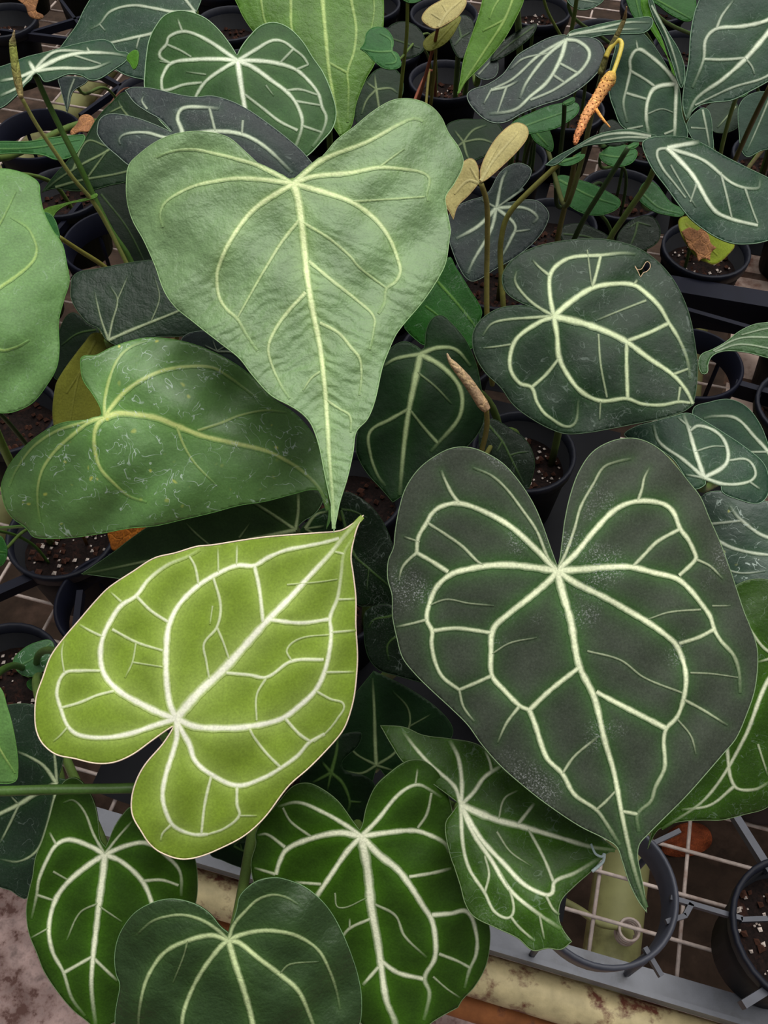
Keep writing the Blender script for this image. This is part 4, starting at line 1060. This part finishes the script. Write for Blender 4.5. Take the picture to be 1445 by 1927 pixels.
plant('small dark star-veined seedling leaf behind the pale heart leaf', [dict(
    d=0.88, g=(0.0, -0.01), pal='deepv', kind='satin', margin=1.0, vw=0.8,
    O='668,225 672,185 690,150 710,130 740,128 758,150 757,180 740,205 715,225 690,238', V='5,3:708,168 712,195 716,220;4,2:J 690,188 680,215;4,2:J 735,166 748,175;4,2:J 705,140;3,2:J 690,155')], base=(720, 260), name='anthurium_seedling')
plant('young tan leaf pair anthurium on reddish stalks at the top', [
    dict(d=0.78, g=(0.0, -0.004), pal='tan', kind='satin', margin=1.2, O='793,35 803,17 824,3 848,-7 876,-2 877,10 862,31 841,45 820,54 803,47', V='2.5,1.2:825,50 840,25 868,0;1.5,1:832,38 812,25;1.5,1:842,24 832,8', path='824,52 818,80 813,97 799,149 786,190', pdep=[0.785, 0.86], pr=0.0017, pcol=((120, 66, 46),)),
    dict(d=0.80, g=(0.0, -0.004), pal='olive', kind='satin', margin=1.2, O='796,80 813,62 841,47 865,30 860,52 844,76 824,90 803,95', V='2,1:815,88 835,65 858,40', path='820,90 819,110 815,156 810,200', pdep=[0.805, 0.87], pr=0.0017, pcol=((104, 98, 44),))], base=(812, 200))
plant('bright green pointed leaf anthurium hanging near the top centre pot', [dict(
    d=0.74, g=(0.0, -0.003), pal='leaf', kind='satin', bend=(0.002, 0.001), fold=0.006, margin=1.2,
    O='860,180! 865,152 872,111 886,69 900,28 907,0 912,-40 990,-45 986,0 974,29 949,74 912,119 875,156', V='4,1.5:975,-30 949,37 912,95 875,152 862,175;2.5,1.5:949,37 908,58;2.5,1:945,-10 930,12 921,35')], base=(950, 330))
LP = plant('slim-stalked anthurium with hidden leaf at the top edge, right of the small round leaf', [dict(
    d=0.80, g=(0.0, 0.0), pal='mid', kind='satin', margin=1.0, O='745,-20 770,-30 800,-15 790,2 765,4', V='2,1:767,0 780,-15', path='767,0 765,69 758,131 752,190', pdep=[0.80, 0.88], pr=0.0019, pcol=((112, 124, 50),))], base=(752, 290))
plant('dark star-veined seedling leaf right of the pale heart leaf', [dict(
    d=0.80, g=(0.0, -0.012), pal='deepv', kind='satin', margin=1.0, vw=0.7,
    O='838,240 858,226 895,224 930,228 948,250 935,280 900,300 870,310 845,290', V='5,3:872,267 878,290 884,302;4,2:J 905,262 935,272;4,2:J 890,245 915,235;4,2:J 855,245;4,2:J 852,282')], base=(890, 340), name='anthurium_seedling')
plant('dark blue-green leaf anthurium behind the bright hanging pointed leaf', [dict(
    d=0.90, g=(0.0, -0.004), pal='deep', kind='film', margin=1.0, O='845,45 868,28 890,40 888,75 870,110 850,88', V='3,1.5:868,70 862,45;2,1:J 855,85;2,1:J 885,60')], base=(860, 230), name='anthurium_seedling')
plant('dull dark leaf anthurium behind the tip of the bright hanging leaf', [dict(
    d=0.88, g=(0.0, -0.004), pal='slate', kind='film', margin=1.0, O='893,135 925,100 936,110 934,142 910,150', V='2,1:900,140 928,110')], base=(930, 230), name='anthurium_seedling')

# ================================================================== upper right
ta, BAa, ra = plant('dark leaf anthurium with white ladder veins and an orange fruiting spike, upper right', [
    dict(d=0.68, g=(0.0, -0.008), pal='slate', kind='film', bend=(0.002, 0.001), margin=1.6, vw=0.85,
    O='1072,70! 1105,69 1126,76 1138,95 1136,119 1118,144 1089,169 1056,187 1027,196 1005,204 982,214 949,231 920,229 891,206 878,181 887,169 916,159 945,140 961,119 974,103 1002,86 1035,70 1062,65',
    V='8,4:1065,74 1056,107 1031,152 998,181 969,206 920,214;7,4:J 1027,107 990,156 978,185;6,3:J 1015,103 965,148 924,169;7,3:J 1089,78 1109,99 1097,128 1070,150 1040,170 998,188;4,3:1052,118 1089,138;4,3:1040,140 1062,155;4,2:953,163 940,200 936,212;5,3:924,169 953,163 975,152;3,2:924,169 910,195;3,2:1031,100 985,110 960,130')],
    base=(1030, 420), pr=0.0024)
build_leaf(ta, BAa, d=0.70, g=(0.0, -0.012), pal='teal', kind='satin', margin=1.5, name='leaf', label='back half of the folded leaf',
    O='1066,68 1113,49 1159,39 1200,33 1226,33 1227,49 1212,62 1190,64 1138,66 1105,72', V='4,2:1070,66 1120,55 1180,42 1222,42;3,1.5:1090,63 1150,56 1205,54')
sh = pxpath('1179,12 1177,25 1174,38 1159,70 1142,103 1128,140', [0.60, 0.62])
stem(ta, BAa, smooth3(sh, 5), 0, 0, ((150, 116, 84), (112, 104, 62), (84, 84, 44)), name='spathe', kind='dry', n=10, rad=[0.0003, 0.0009, 0.0014, 0.0018, 0.0020, 0.0018], label='dry brown pointed spathe')
pp = pxpath('1142,103 1130,150 1112,220 1095,300 1070,380', [0.615, 0.72])
stem(ta, BAa, smooth3(pp + list(bez(pp[-1], pp[-1]+(pp[-1]-pp[-2]), BAa+np.array([0.01, 0, 0.2]), BAa+[0.006, 0, -0.004], 8))[1:], 4), 0.0018, 0.0024, ((84, 88, 44), (70, 76, 36)), name='flower_stalk')
hk = pxpath('1140,108 1146,94 1155,82 1163,76 1169,80 1169,90 1163,111 1157,128 1152,142', [0.615, 0.608])
stem(ta, BAa, smooth3(hk, 5), 0.0017, 0.0014, ((206, 186, 78), (228, 206, 92)), name='hooked_stalk', n=10, label='yellow hooked stalk')
sx = pxpath('1156,138 1150,143 1145,151 1139,161 1131,173 1122,187 1112,203 1101,221 1093,240 1086,256 1082,271', [0.608, 0.60])
stem(ta, BAa, smooth3(sx, 8), 0, 0, ((232, 196, 88), (226, 166, 100), (222, 158, 104), (208, 132, 88)), name='fruit_spike', kind='dry', n=14, warts=0.10,
     rad=[0.0012, 0.0036, 0.0046, 0.0042, 0.0037, 0.0036, 0.0035, 0.0031, 0.0027, 0.0022, 0.0012], label='orange knobbly fruit spike')
kn = []
spx = smooth3(sx, 8); tt, aa, bb = frames(spx)
KV, KF = [], []
for i in range(20, len(spx)-3, 3):
    rr = np.interp(i/(len(spx)-1), np.linspace(0, 1, 11), [0.0012, 0.0036, 0.0046, 0.0042, 0.0037, 0.0036, 0.0035, 0.0031, 0.0027, 0.0022, 0.0012])
    for k in range(6):
        w = 2*math.pi*(k + 0.5*(i % 2))/6
        c = spx[i] + rr*1.04*(math.cos(w)*aa[i] + math.sin(w)*bb[i]) - BAa
        k0 = len(KV)
        for dv in ((1,0,0),(-1,0,0),(0,1,0),(0,-1,0),(0,0,1),(0,0,-1)):
            KV.append(c + np.array(dv)*0.00052)
        for f in ((0,2,4),(2,1,4),(1,3,4),(3,0,4),(2,0,5),(1,2,5),(3,1,5),(0,3,5)):
            KF.append(tuple(k0+x for x in f))
ko = link('berry_scars', mkmesh('berry_scars', KV, KF, MAT['dry'], np.tile(lin((168, 96, 58)), (len(KV), 1))), ta); ko['kind'] = 'stuff'
stem(ta, BAa, smooth3(pxpath('1118,200 1124,210 1134,224 1141,232 1148,240', [0.603, 0.598]), 5), 0.0014, 0.0004, ((226, 164, 90), (214, 150, 80)), name='side_prong', kind='dry', n=8, label='small orange side prong')

tb, BBb, rb = plant('green heart leaf anthurium standing upright with pale veins behind the fruit spike', [
    dict(d=0.73, g=(0.001, -0.002), pal='teal', kind='satin', bend=(0.002, 0.001), margin=1.5, vw=0.9,
    O='1167,62 1188,49 1204,56 1225,78 1245,107 1262,136 1278,165 1284,214 1294,258 1270,285 1220,262 1171,239 1155,206 1146,177 1146,136 1155,99',
    V='7,5:1273,157 1271,206 1269,262;8,5:J 1233,165 1219,189 1216,222 1221,252;7,3:J 1254,132 1221,103 1200,93 1186,111 1186,132 1179,165 1173,194 1180,230;4,4:1186,133 1212,148 1233,163;3,2:1200,93 1197,75;4,3:1179,175 1216,186;3,2:1180,243 1210,237;3,3:1250,252 1270,244;2,1:1219,214 1245,205 1268,212')],
    base=(1240, 420))
build_leaf(tb, BBb, d=0.72, g=(0.0, 0.0), pal='teal', kind='satin', margin=1.5, fold=0.0, name='leaf', label='narrow right half of the folded leaf',
    O='1219,-2 1229,33 1249,74 1266,124 1276,157 1283,166 1289,132 1278,95 1258,62 1237,25 1226,-4', V='3,1.5:1226,10 1252,60 1270,110 1282,158')
build_leaf(tb, BBb, d=0.745, g=(0.0, 0.0), pal='under', kind='satin', margin=1.0, name='leaf', label='bright green underside of the folded half',
    O='1206,-2 1212,33 1241,82 1266,128 1274,155 1262,124 1246,74 1227,33 1218,-2', V='')
plant('large green leaf anthurium with long pale veins in the upper right corner', [dict(
    d=0.59, g=(0.002, -0.003), pal='teal', kind='film', bend=(0.002, 0.001), margin=1.8, ripple=0.001, vw=1.0,
    O='1291,227! 1284,198 1286,165 1295,115 1299,62 1307,21 1315,0 1330,-60 1480,-90 1560,40 1500,120 1445,154 1418,169 1377,189 1344,193 1319,198 1303,210',
    V='10,4:1500,0 1445,62 1406,107 1361,148 1311,185 1293,222;8,3:J 1445,37 1398,49 1348,54 1328,74 1324,111 1303,165;4,4:1324,111 1360,112 1402,109;4,2:1500,90 1445,142 1377,165 1308,198;4,2:1348,54 1358,30 1380,0;2.5,1.5:1402,109 1415,125 1420,140')],
    base=(1440, 330))
tc, BCc, rc = plant('grey-green leaf anthurium with white veins drooping right, over dark pots', [dict(
    d=0.60, g=(0.0, -0.007), pal='teal', kind='film', bend=(0.002, 0.001), margin=1.7, vw=0.85, axis=((1260, 276), (1445, 440)),
    O='1208,272 1212,264 1233,257 1286,257 1319,268 1361,292 1402,313 1445,334 1490,360 1500,400 1470,440 1445,453 1418,459 1381,459 1344,445 1303,416 1278,387 1254,354 1229,321 1214,292',
    V='10,5:1256,278 1303,329 1344,395 1377,412 1426,424;9,7:J 1285,272 1316,267;7,4:J 1323,301 1381,346 1426,354 1431,338;5,2:J 1237,284 1245,313 1270,346 1290,372;4,3:1356,324 1368,370 1377,410;3,2:1311,345 1299,380;3,2:1402,354 1418,400 1426,420;2.5,1.5:1262,310 1285,350 1310,390',
    path='1232,315 1215,350 1180,400 1146,452 1130,500', pdep=[0.62, 0.70], pr=0.0024, pcol=((84, 104, 46),))], base=(1150, 560))
build_leaf(tc, BCc, d=0.625, g=(0.0, -0.014), pal='teal', kind='satin', margin=1.5, name='leaf', label='back half of the folded leaf with a green edge',
    O='1025,311! 1044,296 1081,276 1114,257 1146,247 1188,243 1221,251 1236,258 1214,266 1179,266 1138,270 1097,276 1070,292 1044,311', V='4,2:1225,256 1180,250 1130,256 1080,280;3,1.5:1220,259 1180,258 1130,264')
plant('tan young leaf anthurium on an upright olive stalk beside the pale heart leaf', [
    dict(d=0.60, g=(0.001, -0.002), pal='tan', kind='satin', bend=(0.003, 0.001), margin=1.4, axis=((904, 342), (980, 240)),
    O='904,344! 904,317 920,280 941,251 969,231 990,237 994,255 978,280 945,313 916,338', V='3.5,1.5:905,340 930,300 975,248;2,1:J 920,305 940,270', path='905,345 916,383 917,440 916,498 916,585 920,640', pdep=[0.602, 0.70], pr=0.0021, pcol=((138, 130, 70), (104, 104, 46))),
    dict(d=0.602, g=(0.0, 0.001), pal='tan', kind='satin', bend=(0.003, 0.001), margin=1.4,
    O='903,343! 899,312 888,298 872,304 850,330 836,381 846,400 853,414! 862,388 883,367', V='3,1.5:902,344 880,340 855,365;2,1:J 885,315', pet=False)], base=(930, 700))
plant('dark star-veined leaf anthurium behind the olive stalks right of the pale heart leaf', [dict(
    d=0.76, g=(0.0, -0.005), pal='slate', kind='film', margin=1.3, vw=0.9,
    O='953,381! 990,345 1000,320 985,308 965,308 940,325 915,365 880,378 850,395 840,425 850,470 872,518 891,530 932,507 974,482 1015,445 1033,410 1028,392 1005,376', V='8,4:934,391 900,425 858,449;6,3:J 945,338 955,320;6,4:J 924,432 891,490 880,515;6,3:J 986,391 1011,408 1003,420;6,3:J 969,424 961,450 940,490;4,2:J 905,375;3,2:966,436 998,432;3,2:J 985,355', pcol=((96, 100, 46),))], base=(930, 560))
plant('curved olive stalk anthurium with a hidden leaf, right of the tan young leaf', [dict(
    d=0.66, g=(0.0, -0.004), pal='mid', kind='satin', margin=1.0, O='1050,306 1075,296 1100,290 1096,300 1070,312', V='2,1:1056,305 1090,294',
    path='1056,305 1030,328 994,362 965,392 950,418 943,450 941,482 944,530 947,580', pdep=[0.662, 0.72], pr=0.0022, pcol=((112, 110, 52), (92, 94, 40)))], base=(950, 690))
plant('striped green leaf anthurium with a curled tip at the right edge', [dict(
    d=0.62, g=(0.0, -0.008), pal='tealg', kind='quilt', margin=1.3, vw=0.8,
    O='1525,596 1445,606 1418,610 1389,624 1365,643 1340,657 1319,667 1314,684 1320,703 1331,702 1333,684 1342,669 1365,661 1406,664 1445,674 1520,692', V='3,2:1520,640 1445,635 1390,637 1342,660;3,2:1520,670 1445,655 1390,648 1345,662;3,1.5:1520,612 1445,618 1395,630')], base=(1500, 800))
plant('yellow-green rotting leaf anthurium with a brown patch above the black pot, right', [dict(
    d=0.86, g=(0.0, -0.004), pal='rot', kind='satin', margin=1.0, ripple=0.003, O='1278,412 1300,408 1381,458 1368,482 1345,498 1330,494 1313,486 1293,462 1280,437', V='2,1:1290,420 1350,480'),
    dict(d=0.852, g=(0.0, -0.004), pal='dead', kind='dry', margin=0, ripple=0.004, O='1282,436! 1298,428 1312,434! 1322,430 1334,444! 1338,458 1348,466! 1338,476 1336,490! 1324,486 1314,492! 1308,474 1298,468! 1290,452', V='', pet=False, name='rotten_patch', label='brown rotten patch')], base=(1320, 480))

# ================================================================== background leaves, upper right
BG = [
 ('bright green small leaf anthurium in the dark gap left of the fruit spike tip', 'vivid', 'satin', 0.86, '998,239 1019,233 1035,247 1040,284 1023,278 1003,262', '2,1:1002,242 1032,275', (1010, 360)),
 ('green oval leaf anthurium in the dark below the drooping grey-green leaf', 'mid', 'satin', 0.82, '1044,335 1097,340 1146,362 1168,383 1138,404 1097,402 1064,380', '2.5,1:1052,338 1110,368 1160,385', (1110, 470)),
 ('small round leaf anthurium between dark stalks under the drooping leaf', 'mid', 'satin', 0.90, '1128,290 1160,272 1198,283 1190,306 1160,314 1135,305', '2,1:1130,290 1165,295 1192,288', (1160, 400)),
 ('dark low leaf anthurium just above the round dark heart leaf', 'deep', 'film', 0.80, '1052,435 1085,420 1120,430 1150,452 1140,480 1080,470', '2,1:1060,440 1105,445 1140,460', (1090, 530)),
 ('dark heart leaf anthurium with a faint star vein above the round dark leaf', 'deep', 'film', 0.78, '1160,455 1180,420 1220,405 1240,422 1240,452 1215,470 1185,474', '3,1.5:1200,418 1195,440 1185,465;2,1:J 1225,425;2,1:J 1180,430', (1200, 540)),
 ('dull green leaf anthurium edge under the drooping grey-green leaf', 'mid', 'film', 0.78, '1200,368 1222,340 1262,380 1288,402 1250,404 1220,392', '2,1:1210,365 1240,390 1280,402', (1250, 520)),
 ('narrow veined leaf anthurium behind the upright heart leaf', 'teal', 'satin', 0.80, '1292,232 1320,203 1335,210 1341,250 1339,288 1318,280 1300,258', '3,2:1322,206 1330,245 1336,280;2,1:1300,240 1328,242', (1330, 400)),
 ('dull green broad leaf anthurium at the right edge between two stalks', 'teal', 'satin', 0.82, '1395,190 1445,172 1475,200 1465,270 1430,285 1402,294 1390,250', '2.5,1:1450,180 1425,240 1405,285', (1440, 400)),
 ('dark leaf anthurium under the large corner leaf at the right', 'dgrn', 'satin', 0.84, '1330,200 1380,190 1392,215 1386,242 1345,249 1335,225', '2,1:1385,200 1350,240', (1365, 380)),
 ('dark green leaf anthurium at the top edge left of the corner leaf', 'vivid', 'satin', 0.74, '1222,-10 1300,-15 1310,20 1298,40 1270,32 1245,15', '2,1:1228,-5 1300,35', (1290, 330)),
 ('bright vivid green leaf anthurium deep behind the upright heart leaf', 'vivid', 'satin', 0.82, '1180,-20 1215,-20 1222,30 1205,40 1188,25', '2,1:1195,-10 1205,35', (1210, 300)),
 ('pale leaf anthurium at the very top between slim stalks', 'teal', 'film', 0.84, '1066,-8 1100,-18 1136,-6 1118,14 1085,17', '2,1:1070,-5 1125,5', (1090, 260)),
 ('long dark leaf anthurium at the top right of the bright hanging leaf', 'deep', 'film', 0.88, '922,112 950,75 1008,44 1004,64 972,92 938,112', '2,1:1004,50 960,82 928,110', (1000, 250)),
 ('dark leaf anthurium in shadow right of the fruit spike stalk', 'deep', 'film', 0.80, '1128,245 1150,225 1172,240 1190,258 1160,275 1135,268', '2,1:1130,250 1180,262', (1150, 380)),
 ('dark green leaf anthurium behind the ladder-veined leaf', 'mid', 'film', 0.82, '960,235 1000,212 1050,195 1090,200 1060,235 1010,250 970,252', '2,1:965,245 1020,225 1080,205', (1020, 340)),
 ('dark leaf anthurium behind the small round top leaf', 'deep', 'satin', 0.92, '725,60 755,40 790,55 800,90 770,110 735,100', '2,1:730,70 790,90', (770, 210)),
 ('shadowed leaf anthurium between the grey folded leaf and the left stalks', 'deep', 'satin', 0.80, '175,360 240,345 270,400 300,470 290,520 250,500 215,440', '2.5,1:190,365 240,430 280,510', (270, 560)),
]
for lab, pal, kind, d, O, V, base in BG:
    plant(lab, [dict(d=d, g=(0.0, -0.006), pal=pal, kind=kind, O=O, V=V, margin=1.1, ripple=0.0008)], base=base, pr=0.0018, pcol=((62, 84, 36),))
STK = [
 ('upright green stalk anthurium right of the large corner leaf tip', '1388,180 1381,195 1366,245 1354,300', [0.70, 0.80], (1350, 390), (92, 112, 50), 0.0019),
 ('brownish stalk anthurium near the right edge', '1450,160 1420,220 1398,268 1378,315', [0.70, 0.80], (1370, 400), (84, 76, 42), 0.0023),
 ('thin green stalk anthurium at the top edge', '1018,-20 1030,20 1050,58', [0.78, 0.84], (1060, 240), (96, 112, 50), 0.0014),
 ('dark thick stalk anthurium under the drooping grey-green leaf', '1182,278 1140,345 1100,410 1078,455', [0.72, 0.80], (1060, 530), (44, 64, 30), 0.0024),
 ('olive vertical stalk anthurium behind the curved stalk', '1082,296 1075,340 1060,400 1048,456', [0.70, 0.78], (1040, 540), (92, 86, 42), 0.0024),
 ('dark vertical stalk anthurium left of the fruit spike', '1062,195 1060,235 1054,290 1048,330', [0.76, 0.84], (1040, 420), (40, 58, 26), 0.0022),
 ('green stalk anthurium above the ladder-veined leaf', '1087,-20 1082,20 1074,64 1070,90', [0.74, 0.82], (1080, 250), (84, 100, 46), 0.0020),
 ('thin dark stalk anthurium at the lower left of the speckled leaf', '-10,770 10,789 30,812 52,840', [0.66, 0.76], (90, 980), (52, 70, 34), 0.0020),
 ('thin green stalk anthurium touching the left end of the speckled leaf', '48,990 24,992 0,994 -30,1000', [0.60, 0.66], (10, 1080), (70, 104, 40), 0.0013),
]
for lab, path, dep, base, col, r in STK:
    q0, _ = P(path); u, v = q0[0]
    plant(lab, [dict(d=dep[0], g=(0.0, -0.006), pal='mid', kind='satin', margin=1.0, V='2,1:%f,%f %f,%f' % (u, v, u+16, v-6),
         O='%f,%f %f,%f %f,%f %f,%f %f,%f' % (u-4, v+1, u+6, v-8, u+18, v-12, u+20, v-5, u+8, v+3), path=path, pdep=dep, pr=r, pcol=(col,))], base=base)

# fallen brown leaf on the ground under the bench
fp = atz(1290, 1575, -0.745)
fo, fc = P('1245,1600 1262,1562 1300,1548 1332,1560 1338,1588 1310,1608 1270,1612')
ring_ = spline(fo, fc, True, 8.0)
pts_ = [atz(u, v, -0.742 + 0.008*math.sin(i*0.9)) for i, (u, v) in enumerate(ring_)]
V = [p - fp for p in pts_] + [np.array([0, 0, 0.016])]
F = [(i, (i+1) % len(pts_), len(pts_)) for i in range(len(pts_))]
fo_ = link('fallen_leaf', mkmesh('fallen_leaf', V, F, MAT['dry'], np.tile(lin((128, 62, 34)), (len(V), 1))))
fo_.location = tuple(fp); fo_['label'] = 'fallen rust-brown leaf on the ground under the mesh at lower right'; fo_['category'] = 'leaf'
so_ = fo_.modifiers.new('thickness', 'SOLIDIFY'); so_.thickness = 0.001

# ================================================================== more black pots standing on the bench under the canopy
CLEAR = [(-60, 1085, 200, 1200), (1225, 1500, 1445, 1927), (1330, 470, 1480, 780), (-20, -20, 260, 330), (130, 380, 260, 500), (380, 1600, 490, 1760), (1000, 860, 1100, 1010), (-200, 1150, 60, 1400)]
def to_px(p):
    q = np.asarray(p) - C0; dd = q @ FW
    return IW/2 + (q @ RT)/dd*FPX, IH/2 - (q @ UP)/dd*FPX
for j in range(12):
    for i in range(-8, 9):
        p = bp(-0.2 + i*0.128 + (0.064 if j % 2 else 0), 0.10 + j*0.118)
        if any(math.hypot(p[0]-q[0], p[1]-q[1]) < 0.113 for q in POTS + RING):
            continue
        u, v = to_px((p[0], p[1], PH))
        if u < -120 or u > 1560 or v < -120 or any(a-45 < u < c+45 and b-30 < v < d+30 for a, b, c, d in CLEAR):
            continue
        add_pot(p[0], p[1], 'black nursery pot of dark mix under an added unseen anthurium copy')

# ================================================================== unseen plant copies added on both sides to block side light
def copy_tree(o, parent=None):
    c = o.copy(); COL.objects.link(c); c.parent = parent
    for ch in [x for x in KIDS.get(o.name, [])]:
        copy_tree(ch, c)
    return c
KIDS = {}
for o in list(bpy.data.objects):
    if o.parent is not None:
        KIDS.setdefault(o.parent.name, []).append(o)
PLANTS = [o for o in bpy.data.objects if o.parent is None and o.name.startswith('anthurium_plant')]
pick = [o for o in PLANTS if any(k in o['label'] for k in ('large pale green', 'large dark velvety', 'round dark green heart', 'chunky cream', 'bold white veins',
        'large green leaf anthurium with long', 'drooping right', 'light green leaf anthurium hanging', 'tan flower bud', 'speckled yellow'))]
for side, sx in (('left', -1), ('right', 1)):
    for k, o in enumerate(pick):
        dx, dy = sx*(0.70 + 0.03*(k % 3)), -sx*0.17
        c = copy_tree(o)
        c.location = (o.location.x + dx, o.location.y + dy, o.location.z)
        c['label'] = 'added unseen anthurium copy blocking side light beyond the %s edge of the view' % side
        c['group'] = 'added unseen anthuriums blocking side light beyond the %s edge' % side
        if all(math.hypot(c.location.x-q[0], c.location.y-q[1]) > 0.10 for q in POTS):
            add_pot(c.location.x, c.location.y, 'black nursery pot of dark mix under an added unseen anthurium copy')
